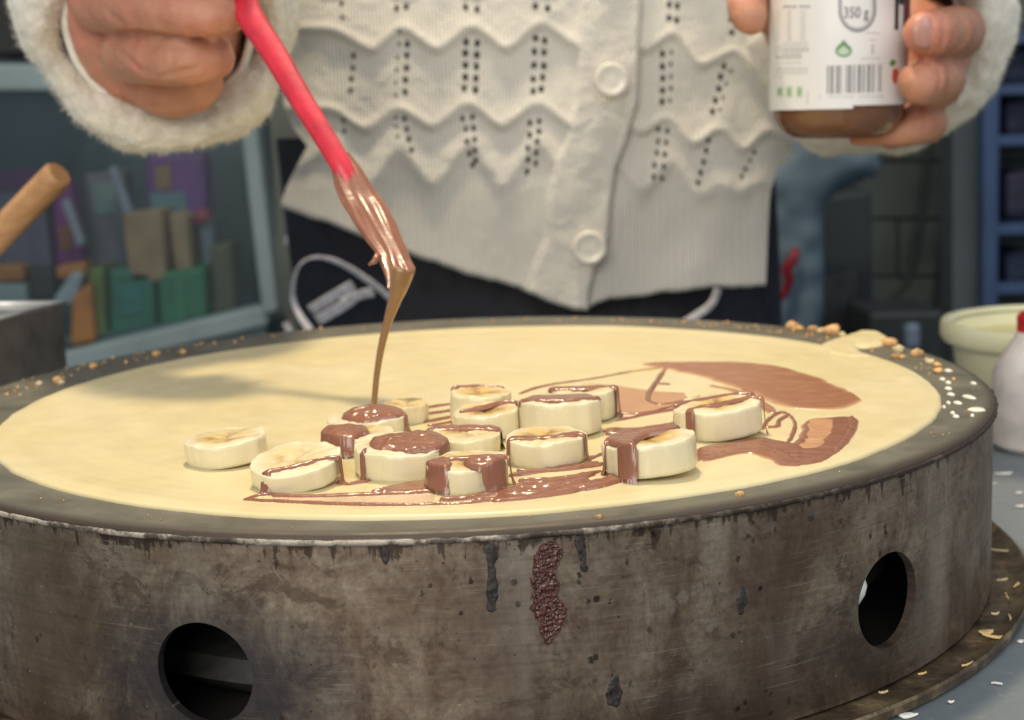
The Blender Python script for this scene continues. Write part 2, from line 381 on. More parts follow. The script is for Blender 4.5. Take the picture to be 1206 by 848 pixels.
def skin_material():
    t = NT('skin'); o = t.tc.outputs['Object']
    n = t.noise(o, 60, 4, .6); f = t.voro(o, 900); f2 = t.noise(o, 700, 3)
    c = t.ramp(n, [(.3, (.47, .21, .125)), (.5, (.53, .255, .16)), (.7, (.58, .29, .20))])
    red = t.noise(t.mapping(o, (1, 1, 1), (0, 0, 0), (3, 5, 1)), 34, 3, .5); c = t.mix(t.ramp(red, [(.45, 0.), (.68, .55)]), c, (.60, .21, .15)); ln = t.noise(t.mapping(o, (.5, 1, 2.2), (0, .4, 0)), 420, 4, .6); f2 = t.math('ADD', f2, t.math('MULTIPLY', ln, 1.5))
    t.set(col=c, rough=.46, spec=.4, sss=.18, sssr=(.008, .003, .0015), ssss=1., normal=t.bump(t.math('ADD', f, f2), .28, .0006)); return t.m
M_skin = skin_material()
M_hem = simple('cuff_hem_cloth', (.80, .77, .70), .9, .05, 100)
M_nail = simple('fingernail', (.50, .245, .20), .38, .05, 40, coat=.3)
M_navy = simple('navy_cloth', (.012, .014, .026), .85, .2, 90, .5, 900)
M_print = simple('white_print', (.70, .70, .76), .8, .2, 260)
M_shirt = simple('dark_undershirt', (.03, .032, .04), .9)
M_button = simple('cream_button', (.76, .71, .62), .3, .06, 200, coat=.3)
M_wood = None
def wood_material():
    t = NT('turned_wood'); o = t.tc.outputs['Generated']
    g = t.noise(t.mapping(o, (1.2, 6, 6), (0, .75, 0)), 2.2, 4, .5, .5)
    c = t.ramp(g, [(.3, (.44, .215, .09)), (.5, (.54, .285, .125)), (.75, (.62, .36, .17))])
    t.set(col=c, rough=.5, normal=t.bump(g, .2, .0006)); return t.m
M_wood = wood_material()
M_steel = simple('brushed_steel', (.30, .275, .25), .34, .15, 90, .15, 500, metal=.85)
def table_material():
    t = NT('painted_counter'); o = t.tc.outputs['Object']
    n = t.noise(o, 9, 5, .6); n2 = t.noise(o, 160, 5, .65)
    c = t.ramp(n, [(.3, (.125, .148, .168)), (.7, (.185, .212, .232))])
    c = t.mix(t.ramp(n2, [(.62, 0.), (.72, .5)]), c, (.32, .33, .33))
    t.set(col=c, rough=t.ramp(n2, [(.3, .35), (.7, .6)]), normal=t.bump(n2, .15, .0006)); return t.m
M_table = table_material()
def pan_material():
    t = NT('greasy_pan'); o = t.tc.outputs['Object']
    n = t.noise(o, 60, 6, .65); n2 = t.noise(o, 420, 4)
    c = t.ramp(n, [(.32, (.035, .026, .02)), (.5, (.13, .092, .055)), (.62, (.26, .19, .11)), (.75, (.48, .37, .21))])
    t.set(col=c, rough=.36, metal=.3, normal=t.bump(t.math('ADD', n, n2), .5, .001)); return t.m
M_pan = pan_material()
M_crumb = simple('toasted_crumb', (.62, .36, .15), .6, .35, 260, .6, 700, sss=.1, sssr=(.003, .002, .001))
M_pale = simple('pale_crumb', (.66, .52, .30), .55, .15, 260, .4, 700)
M_husk = simple('straw_flake', (.66, .46, .20), .55, .25, 200, .5, 600)
M_drop = simple('batter_drop', (.82, .78, .66), .18, .04, 60, coat=.4)
M_white = simple('white_flake', (.78, .76, .70), .5, .08, 200)
M_tub = simple('cream_plastic', (.88, .84, .56), .4, .05, 20, sss=.2, sssr=(.01, .008, .004))
M_bottle = simple('milky_plastic', (.80, .73, .68), .35, .16, 45, sss=.2, sssr=(.01, .008, .006))
M_cap = simple('red_cap', (.62, .02, .02), .35)

# ------------------------------------------------------------------ setting
def plane(name, x0, x1, y0, y1, z, mat, kind='structure'):
    return tag(obj(name, [(x0, y0, z), (x1, y0, z), (x1, y1, z), (x0, y1, z)], [(0, 1, 2, 3)], mat, smooth=False), kind=kind)
ZT = -.0695
bm = bmesh.new(); bmesh.ops.create_cube(bm, size=1); bmesh.ops.scale(bm, vec=(2.4, 1.36, .03), verts=bm.verts)
bmesh.ops.bevel(bm, geom=bm.edges, offset=.004, segments=2, affect='EDGES'); bmesh.ops.translate(bm, vec=(0, -.31, ZT-.015), verts=bm.verts)
tag(bm_obj('counter', bm, M_table, smooth=False), kind='structure')
M_floor = simple('dark_floor', (.06, .065, .07), .8, .2, 3)
plane('floor', -6, 6, -4, 6, -1.0, M_floor)

# ------------------------------------------------------------------ griddle
RD, HD = .2085, .0669
g = empty('griddle', (0, 0, -HD), 'round stained steel crepe griddle with round vent holes and burnt drips', 'griddle')
prof = [(RD, -HD), (RD, -.0012), (RD-.003, -.0012), (RD-.003, -HD)]
drum = lathe('drum', prof, M_drum, None, 360, closed=True)
angs = [-.3276, .7045, 1.86, 2.76, -1.36, -2.38]
cut = bmesh.new()
for a in angs:
    mtx = Matrix.Rotation(a, 4, 'Z') @ Matrix.Translation((0, -RD, -.0397)) @ Matrix.Rotation(math.pi/2, 4, 'X')
    bmesh.ops.create_cone(cut, cap_ends=True, segments=56, radius1=.0150, radius2=.0150, depth=.03, matrix=mtx)
co = bm_obj('vent_cutter', cut, None)
md = drum.modifiers.new('vents', 'BOOLEAN'); md.operation = 'DIFFERENCE'; md.object = co; md.solver = 'EXACT'
dg = bpy.context.evaluated_depsgraph_get(); dg.update()
me = bpy.data.meshes.new_from_object(drum.evaluated_get(dg)); drum.modifiers.clear(); drum.data = me
bpy.data.objects.remove(co); autosmooth(drum, 35); keep(drum, g)
lathe('plate', [(.0002, -.0010), (.2090, -.0010), (.2092, .0002), (.2088, .0012), (.2078, .0018), (.2062, .0020), (.2000, .0020), (.15, .0020), (.0002, .0020)], M_plate, g, 360, ang=50)
V, F = lathe_data([(.2085, -.0014), (.2096, -.0012), (.2100, -.0005), (.2098, .0002), (.2091, .0004), (.2085, -.0005)], 900, closed=True)
V = np.array(V); nz = np.array([mn.fractal((v[0]*260, v[1]*260, v[2]*260), 1, 2, 4) for v in V])
V[:, 2] += nz*.00028; s = 1+nz*.0010/.21*.6; V[:, 0] *= s; V[:, 1] *= s
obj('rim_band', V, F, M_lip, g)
lathe('inner_shield', [(.19, -.066), (.19, -.006)], M_inner, g, 128) if False else None
lathe('burner', [(.10, -.0667), (.165, -.064), (.172, -.058), (.168, -.052), (.150, -.050), (.10, -.050)], M_burner, g, 96)
lathe('base_sheet', [(.0, -.0664), (.205, -.0664)], M_inner, g, 96)
p = on(1024, 698, -.05); p = Vector((.1235, -.1568, 0))
V, F = sweep([(p[0], p[1], z_) for z_ in (-.066, -.042, -.0405, -.038, -.035, -.032, -.030, -.029)], [.0020, .0020, .0032, .0046, .0052, .0043, .0028, .0008], 20)
obj('glimpse_post', V, F, M_glimpse, g)  # made-up white post standing in for a bright glimpse through the vent

def drum_hit(px, py, R):
    d = ray(px, py); a = d[0]**2+d[1]**2; b = CAM[0]*d[0]+CAM[1]*d[1]; c = CAM[0]**2+CAM[1]**2-R*R
    t = (-b-math.sqrt(b*b-a*c))/a; P = CAM+d*t
    return math.atan2(P[0], -P[1])*RD, P[2]
def drum_patch(name, poly, mat, thick, pits=0, res=.00035, seed=1, label=None):
    Q = np.array([drum_hit(x, y, RD) for x, y in poly]); a0, z0 = Q.min(0)-res*3; a1, z1 = Q.max(0)+res*3
    A, Z = np.meshgrid(np.arange(a0, a1, res), np.arange(z0, z1, res))
    Aw = A+vnoise(A, Z, .0016, seed)*.0018; Zw = Z+vnoise(A, Z, .0016, seed+1)*.0022
    ins = inpoly(Aw, Zw, Q).astype(float); T = blur(ins, 2); T = np.clip((T-.35)/.5, 0, 1)
    H = thick*np.sqrt(T)
    if pits:
        r = np.random.default_rng(seed); n = int((a1-a0)*(z1-z0)/(.00105**2)); pts = np.c_[r.uniform(a0, a1, n), r.uniform(z0, z1, n)]
        D = np.sqrt(((A[..., None]-pts[:, 0])**2+(Z[..., None]-pts[:, 1])**2)); D.sort(-1)
        e = D[..., 1]-D[..., 0]
        H = H*(.12+.9*np.exp(-(e/.00032)**2)) + T*thick*.35*vnoise(A, Z, .002, 5)
    else: H = H*(1+.7*vnoise(A, Z, .0015, seed+3))
    H = H-.0004*(1-T)
    r_ = RD+H; P = np.stack([r_*np.sin(A/RD), -r_*np.cos(A/RD), Z], -1)
    k = (T[:-1, :-1]+T[1:, 1:]+T[:-1, 1:]+T[1:, :-1]) > 0
    V, F = grid_mesh(P, k); o = fast(name, V, F, mat, g)
    if label: o['label'] = label
    return o
drum_patch('burnt_crust', [(634, 641), (660, 638), (661, 655), (652, 684), (662, 680), (657, 700), (666, 716), (660, 742), (652, 756), (646, 760), (641, 752), (634, 733), (626, 720), (627, 700), (625, 682), (630, 655)], M_crust, .0011, 1, .00022, 3, 'thick pitted red-brown caramel crust running down the side')
drum_patch('burnt_drip', [(571, 640), (586, 640), (586, 668), (588, 700), (584, 724), (572, 723), (572, 700), (573, 668)], M_burnt, .00025, seed=5)
drum_patch('burnt_drip', [(677, 632), (691, 632), (691, 660), (693, 673), (681, 674), (679, 655)], M_burnt, .00025, seed=8)
drum_patch('burnt_drip', [(717, 795), (726, 788), (733, 800), (734, 822), (728, 835), (716, 830), (715, 812)], M_burnt, .0003, seed=11)
drum_patch('burnt_drip', [(446, 641), (458, 641), (458, 660), (456, 669), (451, 664), (447, 652)], M_burnt, .0004, seed=14)
drum_patch('burnt_drip', [(868, 695), (874, 685), (880, 700), (882, 712), (876, 716), (878, 726), (871, 728), (866, 710)], M_burnt, .0003, seed=17)
drum_patch('burnt_drip', [(949, 604), (956, 600), (959, 612), (955, 618), (950, 614)], M_burnt, .0003, seed=19)

# pan under the drum
pan = empty('drip_pan', (0, 0, ZT), 'shallow round greasy pan under the steel griddle, littered with crumbs', 'pan')
lathe('pan_base', [(.0, ZT+.0012), (.214, ZT+.0012), (.2195, ZT+.0022), (.2212, ZT+.0042), (.2222, ZT+.0048), (.2230, ZT+.0040), (.2226, ZT+.0012), (.2205, ZT+.0004)], M_pan, pan, 256)

# ------------------------------------------------------------------ crepe
CX, CY, CR = .0055, -.0174, .1796
ZC = .0020; TC = .0013; ZCT = ZC+TC
crepe = empty('crepe', (CX, CY, ZC), 'large round pale yellow crepe spread on the griddle plate', 'crepe')
na, nr = 512, 150
V = []; F = []
for i in range(nr+1):
    for k in range(na):
        a = 2*math.pi*k/na; Rk = CR+.0011*mn.noise((math.cos(a)*2.5, math.sin(a)*2.5, 3))+.0005*mn.noise((math.cos(a)*14, math.sin(a)*14, 7))+.0002*mn.noise((math.cos(a)*60, math.sin(a)*60, 7))
        q = i/nr; s = Rk*(1-(1-q)**1.6); e = Rk-s; x = CX+s*math.cos(a); y = CY+s*math.sin(a)
        ed = min(1, e/.0016); z = ZC-.0002+(TC+.0002)*math.sqrt(max(0, 1-(1-ed)**2))
        z += .00035*math.exp(-((e-.006)/.004)**2)*ed                         # thicker lip left by the spreader
        z += ed*(.00022*mn.noise((s*90, a*1.3, 1))+.0001*mn.noise((s*330, a*2, 5))+.00018*mn.noise((x*22, y*22, 2)))
        V.append((x, y, z))
for i in range(nr):
    for k in range(na):
        l = (k+1) % na; F.append((i*na+k, (i+1)*na+k, (i+1)*na+l, i*na+l))
fast('crepe_sheet', V, F, M_crepe, crepe)
Q = np.array([on(x, y, ZC)[:2] for x, y in [(968, 408), (985, 402), (1000, 397), (1012, 393), (1036, 394), (1044, 399), (1040, 407), (1022, 410), (1006, 410), (1010, 416), (1030, 424), (1000, 424), (975, 418)]])
x0, y0 = Q.min(0)-.003; x1, y1 = Q.max(0)+.003; X, Y = np.meshgrid(np.arange(x0, x1, .0006), np.arange(y0, y1, .0006))
T = np.clip(blur(inpoly(X, Y, Q).astype(float), 2)*1.4-.25, 0, 1)
P = np.stack([X, Y, ZC-.0003+.0022*np.sqrt(T)+.0005*T*vnoise(X, Y, .006, 4)], -1); k = (T[:-1, :-1]+T[1:, 1:]) > 0
V, F = grid_mesh(P, k); fast('batter_tail', V, F, M_crepe, crepe)

# ------------------------------------------------------------------ banana slices
# (pixel of the front foot, width px, side height px, tilt towards camera deg, tilt sideways deg, label)
SL = [
 (270, 553, 100, 29, 2, -4, 'bare banana slice at the far left end of the heap, no chocolate on it'),
 (352, 581, 108, 27, 9, -3, 'second banana slice from the left, top tilted forward, thin chocolate line over its front'),
 (434, 521, 96, 24, 0, 0, 'banana slice with a rounded chocolate dollop on top, at the back left of the heap'),
 (424, 537, 84, 25, 0, 0, 'banana slice almost hidden behind the big front slice, chocolate on its left end'),
 (474, 568, 116, 36, 3, 0, 'large front banana slice with a thick chocolate cap over its right and bare left shoulder'),
 (548, 543, 88, 27, 1, 2, 'banana slice with a flat chocolate band along its back edge, mid heap'),
 (566, 505, 74, 40, 1, 3, 'rearmost banana slice with one thin chocolate line on its back edge'),
 (577, 521, 80, 33, 2, -3, 'banana slice with a dark chocolate streak across its top, in front of the rearmost slice'),
 (662, 515, 98, 42, -3, 0, 'tall upright-sided banana slice with a chocolate line framing its top edge'),
 (686, 503, 82, 37, -2, 0, 'banana slice just behind the tall one, pale pink chocolate band on top'),
 (645, 553, 96, 33, 1, -2, 'banana slice with a chocolate rim along its top, in front of the tall slice'),
 (553, 583, 98, 32, 1, -2, 'front banana slice smothered in chocolate with a white patch showing in its side'),
 (768, 569, 112, 42, -2, -5, 'thick banana slice nearest the camera on the right, chocolate draped over its left end'),
 (847, 522, 104, 38, 1, -5, 'banana slice at the right end with two chocolate lines along its top'),
 (478, 502, 54, 24, 0, 0, 'small banana slice at the back behind the poured chocolate stream'),
]
sl = []
for (px, py, wpx, hpx, t1, t2, lab) in SL:
    b = on(px, py, ZCT); dist = (b-CAM)@_f; sc = FPX/dist; R = wpx/2/sc; h = hpx/sc*.93
    d = ray(px, py)[:2]; d /= np.linalg.norm(d); c = b[:2]+d*R
    sl.append(dict(c=c, R=R, h=h, t1=math.radians(t1), t2=math.radians(t2), lab=lab))
for it in range(60):                                       # nudge neighbours apart until they only touch
    for i in range(len(sl)):
        for j in range(i):
            dv = sl[i]['c']-sl[j]['c']; L = np.linalg.norm(dv); m = (sl[i]['R']+sl[j]['R'])*.985-L
            if m > 0:
                u = dv/L*np.array([.35, 1.]); sl[i]['c'] += u*m*.25; sl[j]['c'] -= u*m*.25
slices = []
for i, s in enumerate(sl):
    R, h = s['R'], s['h']; r = random.Random(i+20); ph = [r.uniform(0, 6.28) for _ in range(4)]
    na = 96; prof = [(0.0, h*.985), (.3, h*.985), (.6, h*.992), (.82, h), (.93, h*.995), (.975, h*.965), (.995, h*.92), (1.0, h*.82), (1.004, h*.6), (1.0, h*.4), (.997, h*.15), (.985, h*.04), (.96, 0.), (.0, 0.)]
    V = []; F = []
    rad = []
    for k in range(na):
        a = 2*math.pi*k/na
        f = 1+.022*math.cos(2*a+ph[0])+.020*math.cos(5*a+ph[1])+.035*mn.noise((math.cos(a)*3, math.sin(a)*3, i))+.008*mn.noise((math.cos(a)*11, math.sin(a)*11, i))
        rad.append(f)
        for (q, z) in prof:
            bx, by = R*f*q*math.cos(a), R*f*q*math.sin(a)
            nzz = .00030*mn.noise((bx*420, by*420, z*260+i*7)) + .00060*mn.noise((bx*130, by*130, z*70+i*3))-(.0006*max(0, 1-q*1.6)+.00035*math.cos(9*q*3.1))*(z > h*.9)*.6
            V.append((bx*(1+nzz*12), by*(1+nzz*12), z+(nzz*1.3 if z > h*.9 else 0)))
    m = len(prof)
    for k in range(na):
        l = (k+1) % na
        for q in range(m-1): F.append((k*m+q, k*m+q+1, l*m+q+1, l*m+q))
    o = obj('banana_slice', V, F, M_ban)
    sz = .0062/h
    o.location = (s['c'][0], s['c'][1], ZCT-.0002); 
    rz = r.uniform(0, 6.28); s['rz'] = rz
    o.rotation_euler = (0, 0, 0)
    tilt = Matrix.Rotation(s['t1'], 4, 'X') @ Matrix.Rotation(s['t2'], 4, 'Y') @ Matrix.Rotation(rz, 4, 'Z')
    o.rotation_euler = tilt.to_euler()
    n = tilt @ Vector((0, 0, 1)); s['n'] = n
    low = R*math.sqrt(n.x**2+n.y**2); o.location.z += low*.85
    s['z'] = o.location.z
    tag(o, s['lab'], 'banana slice', 'banana slices on the crepe'); slices.append(o)
M_ban_scale = None

# ------------------------------------------------------------------ chocolate, draped over a height field
GX0, GX1, GY0, GY1, GS = -.10, .15, -.215, .10, .0004
X, Y = np.meshgrid(np.arange(GX0, GX1, GS), np.arange(GY0, GY1, GS))
H = np.full(X.shape, ZCT+.0001); OWN = np.full(X.shape, -1)
for i, s in enumerate(sl):
    dx, dy = X-s['c'][0], Y-s['c'][1]; D = np.hypot(dx, dy)
    n = s['n']; top = s['z']+s['h']/n.z-(n.x*dx+n.y*dy)/n.z+.0002
    rr = s['R']*1.02+.0004; ins = (D < rr)
    edge = np.clip((rr-D)/.0028, 0, 1); top = top-.0010*(1-np.sqrt(1-(1-edge)**2))
    up = ins & (top > H); H[up] = top[up]; OWN[(D < rr+.0006) & (top >= H-1e-9) & ins] = i
Hs = blur(H, 1); H = np.maximum(H, Hs)
lv = {}
def P0(pts): return [on(x, y, ZCT)[:2] for x, y in pts]
def P1(i, pts):
    s = sl[i]; n = s['n']; out = []
    for x, y in pts:
        d = ray(x, y); p0 = np.array([s['c'][0], s['c'][1], s['z']+s['h']]); nn = np.array(n)
        t = ((p0-CAM)@nn)/(d@nn); out.append((CAM+d*t)[:2])
    return out
T = np.zeros(X.shape); TF = np.zeros(X.shape); TP = np.zeros(X.shape)
wob = vnoise(X, Y, .004, 31)*.0010+vnoise(X, Y, .0015, 32)*.0006
def stroke(path, wmm, tmm, taper=(.5, .4), n=28):
    global T
    P = spline(path, n) if len(path) > 2 else np.array(path); D, tt = segdist(X, Y, [tuple(p) for p in P])
    f = np.minimum(1, np.minimum(taper[0]+tt*6, taper[1]+(1-tt)*6)); wd = wmm*.0006*f*(1+.35*vnoise(tt*40, np.zeros_like(tt)+len(path), 5, 9))
    q = np.clip(1-((D+wob*.35)/np.maximum(wd, 1e-6))**2, 0, 1)
    T = np.maximum(T, tmm*.00078*np.sqrt(q)*(1+.5*vnoise(X, Y, .002, 40)))
def fill(poly, tmm, arr='T', soft=3, rag=.6, own=None, smooth=False):
    global T, TF, TP
    if smooth: poly = closed_spline(poly)
    ins = inpoly(X+wob*rag, Y+np.roll(wob, 37, 0)*rag, poly).astype(float)
    if own is not None: ins *= (OWN == own)
    q = blur(ins, soft); q = np.clip((q-.3)/.6, 0, 1)
    A = tmm*.001*np.sqrt(q)*(1+.45*vnoise(X, Y, .005, 51)+.25*vnoise(X*.5+Y, Y, .0017, 52))
    if arr == 'T': T = np.maximum(T, A)
    elif arr == 'F': TF = np.maximum(TF, A)
    else: TP = np.maximum(TP, A)
def closed_spline(P, k=10):
    P = np.array(P); n = len(P); out = []
    for i in range(n):
        a, b, c, d = P[i-1], P[i], P[(i+1) % n], P[(i+2) % n]
        for f in np.linspace(0, 1, k, endpoint=False): out.append(.5*((2*b)+(-a+c)*f+(2*a-5*b+4*c-d)*f*f+(-a+3*b-3*c+d)*f**3))
    return out
def dollop(i, px, py, rxpx, rypx, tmm):
    """rounded blob on top of slice i, size in px as seen"""
    global T
    c, e, f = [np.array(v) for v in P1(i, [(px, py), (px+rxpx, py), (px, py-rypx)])]
    a = e-c; b = f-c; Mx = np.linalg.inv(np.stack([a, b], 1)); dx = X-c[0]; dy = Y-c[1]
    u = Mx[0, 0]*dx+Mx[0, 1]*dy; v = Mx[1, 0]*dx+Mx[1, 1]*dy; q = np.clip(1-(u*u+v*v)*(1+wob*250), 0, 1)
    T = np.maximum(T, tmm*.001*q**.5*(1+.3*vnoise(X, Y, .003, 61)))
# -- on the crepe
fill(P0([(755, 429), (756, 429), (800, 427), (880, 428), (932, 436), (985, 456), (1014, 469), (1017, 471), (1013, 473), (985, 483), (935, 480), (905, 472), (884, 462), (865, 455), (838, 446), (800, 438)]), .42, rag=2.2, soft=6, smooth=True)
fill(P0([(692, 460), (722, 455), (775, 462), (805, 463), (826, 470), (795, 481), (735, 487), (700, 480)]), .18, 'F', rag=2, soft=4, smooth=True)
fill(P0([(940, 528), (952, 497), (975, 493), (1000, 492), (1006, 503), (997, 520), (978, 538), (952, 548), (935, 550), (918, 545), (925, 535)]), .5, rag=2, soft=5, smooth=True)
fill(P0([(954, 496), (984, 496), (980, 514), (966, 529), (945, 531), (940, 524), (950, 515)]), .62, 'F', soft=3, rag=2, smooth=True)
fill(P0([(824, 529), (860, 522), (893, 517), (925, 522), (944, 527), (948, 546), (930, 551), (908, 541), (880, 534), (845, 540), (824, 543)]), .7, rag=1.6, soft=4, smooth=True)
stroke(P0([(826, 533), (870, 526), (905, 530), (935, 544)]), 2.6, 1.3); stroke(P0([(826, 540), (880, 531), (915, 537)]), 1.6, 1.2)
stroke(P0([(936, 549), (965, 543), (990, 527), (1004, 505), (1003, 492)]), 2.4, .9); stroke(P0([(935, 527), (948, 517), (942, 524)]), 2.4, 1.)
stroke(P0([(898, 506), (906, 494), (922, 486), (936, 498), (933, 514), (928, 522)]), 1.4, .7); stroke(P0([(900, 504), (915, 503), (918, 496), (930, 489)]), 1.8, .8)
stroke(P0([(838, 455), (868, 462), (900, 482), (914, 487)]), 2.6, .5); stroke(P0([(863, 448), (885, 466), (912, 484)]), 2.2, .5)
stroke(P0([(500, 481), (540, 475)]), 1.5, .8); stroke(P0([(502, 488), (545, 482)]), 1.6, .8); stroke(P0([(505, 502), (520, 500), (548, 494)]), 1.8, .8)
stroke(P0([(612, 464), (640, 455), (700, 446), (745, 438), (778, 434)]), 1.3, .6)
stroke(P0([(784, 434), (775, 447), (765, 462), (764, 472), (778, 477), (805, 473), (824, 468)]), 1.8, .7); stroke(P0([(775, 452), (788, 453)]), 1.6, .6)
stroke(P0([(722, 487), (760, 487), (792, 479), (800, 476)]), 1.8, .8); stroke(P0([(725, 496), (760, 489), (800, 482)]), 1.4, .7)
stroke(P0([(714, 509), (745, 508), (776, 504), (797, 499)]), 3.4, 1.1)
fill(P0([(714, 505), (750, 506), (795, 499), (792, 508), (750, 512), (716, 513)]), .8)
# front lines
stroke(P0([(288, 589), (305, 584), (330, 583), (350, 585)]), 1.3, .7); stroke(P0([(288, 589), (350, 592), (430, 595), (500, 595), (560, 592), (600, 584)]), 1.5, .8)
stroke(P0([(322, 585), (380, 585), (440, 583), (500, 580), (520, 579)]), 2.0, .9); stroke(P0([(395, 568), (410, 571), (434, 567)]), 1.7, 1.)
fill(P0([(318, 586), (420, 585), (510, 582), (510, 592), (420, 594), (330, 591)]), .12, 'P')
fill(P0([(452, 577), (480, 572), (505, 568), (512, 578), (480, 582), (450, 581)]), .8); stroke(P0([(452, 577), (480, 572), (505, 569)]), 2., 1.1)
fill(P0([(580, 592), (590, 578), (610, 573), (655, 570), (694, 566), (697, 573), (680, 580), (640, 586), (606, 590)]), .9, rag=1.)
stroke(P0([(592, 578), (640, 577), (690, 571)]), 2.2, 1.7); stroke(P0([(596, 585), (640, 582), (672, 573), (692, 568)]), 1.8, 1.8); stroke(P0([(560, 591), (585, 588), (600, 580)]), 2., 1.2)
stroke(P0([(610, 556), (650, 555), (690, 551), (712, 547)]), 2.0, 1.1); stroke(P0([(612, 567), (660, 564), (708, 556)]), 1.6, 1.0); stroke(P0([(690, 571), (710, 567), (728, 560)]), 2.4, 1.3)
fill(P0([(612, 558), (700, 552), (700, 566), (640, 570), (612, 568)]), .12, 'P')
stroke(P0([(690, 540), (700, 538)]), 1.4, .7); stroke(P0([(694, 542), (708, 535)]), 1.2, .7)
stroke(P0([(602, 561), (650, 554), (704, 547)]), 2.6, 1.3); stroke(P0([(608, 574), (650, 569), (698, 560)]), 3.0, 1.5); stroke(P0([(714, 556), (726, 566), (704, 574), (680, 578)]), 3.0, 1.5)
stroke(P0([(440, 581), (480, 576), (512, 572)]), 2.6, 1.3); stroke(P0([(520, 590), (560, 586), (590, 580)]), 2.6, 1.2); stroke(P0([(716, 512), (750, 511), (790, 505)]), 2.8, 1.2); stroke(P0([(500, 498), (530, 492)]), 2.0, .9)
# -- over the slices: (u, v) run across a slice's top in units of its radius, v towards the camera
T0 = T.copy(); T = np.zeros(X.shape)
def on_slice(i, draw):
    global T
    keepT = T; T = np.zeros(X.shape); draw()
    s = sl[i]; D = np.hypot(X-s['c'][0], Y-s['c'][1])
    T = np.maximum(keepT, np.where((D < s['R']*1.035+.0013) & ((OWN == i) | (OWN == -1)), T, 0))
def UV(i, pts):
    s = sl[i]; v = -(np.array([s['c'][0], s['c'][1]])-CAM[:2]); v /= np.linalg.norm(v); u = np.array([-v[1], v[0]])
    return [s['c']+s['R']*(u*a+v*b) for a, b in pts]
def S(i, pts, w_, t_): on_slice(i, lambda: stroke(UV(i, pts), w_, t_, (.8, .7)))
def B(i, u, v, ru, rv, t_):
    def d():
        global T
        c, e, f = UV(i, [(u, v), (u+ru, v), (u, v+rv)]); Mx = np.linalg.inv(np.stack([e-c, f-c], 1)); dx = X-c[0]; dy = Y-c[1]
        a = Mx[0, 0]*dx+Mx[0, 1]*dy; b = Mx[1, 0]*dx+Mx[1, 1]*dy
        q = np.clip(1-(a*a+b*b)*(1+wob*340), 0, 1); T = np.maximum(T, t_*.00072*q**.42*(1+.45*vnoise(X, Y, .004, 61)+.35*vnoise(X*.4+Y*.6, Y-.5*X, .0016, 62)))
    on_slice(i, d)
def Fp(i, pts, t_): on_slice(i, lambda: fill(UV(i, pts), t_, soft=2, rag=.5))
S(1, [(-.80, .75), (-.62, .68), (0, .62), (.55, .42), (.9, .42), (1.1, .50)], 1.5, .8); S(1, [(-.62, .68), (-.74, .96)], 1.5, .9)
B(2, .15, .05, .78, .8, 3.6); S(2, [(.6, .1), (.95, .3), (1.1, .36)], 2.6, 1.2)
B(3, -.45, .15, .72, .85, 2.8)
B(4, .20, .12, .84, .74, 2.8); S(4, [(.55, .15), (.9, .42), (1.1, .52)], 3.6, 1.4); S(4, [(-.72, .45), (-.78, .64), (-.82, .72)], 1.3, .8)
S(5, [(-1.1, -.30), (-.5, -.38), (.4, -.40), (1.0, -.30)], 5.2, 1.0)
S(6, [(-.84, -.5), (0, -.7), (.8, -.6)], 1.5, .7)
S(7, [(-.75, .15), (-.1, -.15), (.35, -.5), (.85, -.5), (1.1, -.3)], 2.4, 1.1)
S(8, [(-.9, .25), (-.3, .45), (.3, .48), (.9, .2)], 2.2, 1.0); S(8, [(-.9, .25), (-1.1, .34)], 1.4, .9); Fp(8, [(-.9, .2), (-.3, .4), (.3, .4), (.9, .2), (.7, -.4), (-.7, -.4)], .6)
S(9, [(-.9, 0), (0, .1), (.9, .05), (1.1, .15)], 5.2, 1.0)
S(10, [(-.85, .25), (0, .42), (.75, .25)], 3.4, 1.0); S(10, [(-.8, .3), (-1.1, .42)], 2.0, 1.0); S(10, [(.75, .25), (1.1, .40)], 1.5, .9)
Fp(11, [(-1.12, .1), (-.5, -.1), (-.40, .5), (-.52, .98), (-.78, .95), (-1.1, .55)], 1.4); S(11, [(-.9, -.05), (0, -.15), (.85, -.05), (1.1, .15)], 2.2, .9)
B(11, .40, .48, .52, .50, 3.0); S(11, [(.45, .75), (.62, .86), (.70, .92)], 4.0, 1.5)
Fp(12, [(-.98, .05), (-.9, -.5), (-.2, -.85), (.65, -.85), (.5, -.45), (-.1, -.10), (-.36, .45), (-.34, 1.06), (-.66, 1.06), (-.70, .5)], 1.2); S(12, [(-.93, -.1), (-1.0, .2), (-1.1, .34)], 1.7, 1.0); S(12, [(-.95, -.1), (-.4, -.6), (.5, -.8)], 2.4, 1.5); S(12, [(-.5, .2), (-.50, .92)], 2.6, 1.5)
S(13, [(-1.1, .0), (-.6, -.3), (.3, -.6), (.8, -.6)], 1.9, .9); S(13, [(-.64, .84), (-.60, .55), (.0, .28), (.7, -.1), (1.1, .05)], 2.1, .9)
def sheet(name, Tm, sel, mat, parent, low, Hm):
    Tn = np.maximum(Tm[:-1, :-1], np.maximum(np.maximum(Tm[1:, 1:], Tm[:-1, 1:]), Tm[1:, :-1]))
    k = (Tn > 1e-5) & sel
    if k.sum() < 12: return None
    Z = Hm+np.where(Tm > 1e-5, Tm, -low); Pm = np.stack([X, Y, Z, Tm*2500], -1)
    V, F = grid_mesh4(Pm, k); o = fast(name, V[:, :3], F, mat, parent)
    at_ = o.data.attributes.new('thickness', 'FLOAT', 'POINT'); at_.data.foreach_set('value', np.clip(V[:, 3], 0, 1).astype(np.float32)); return o
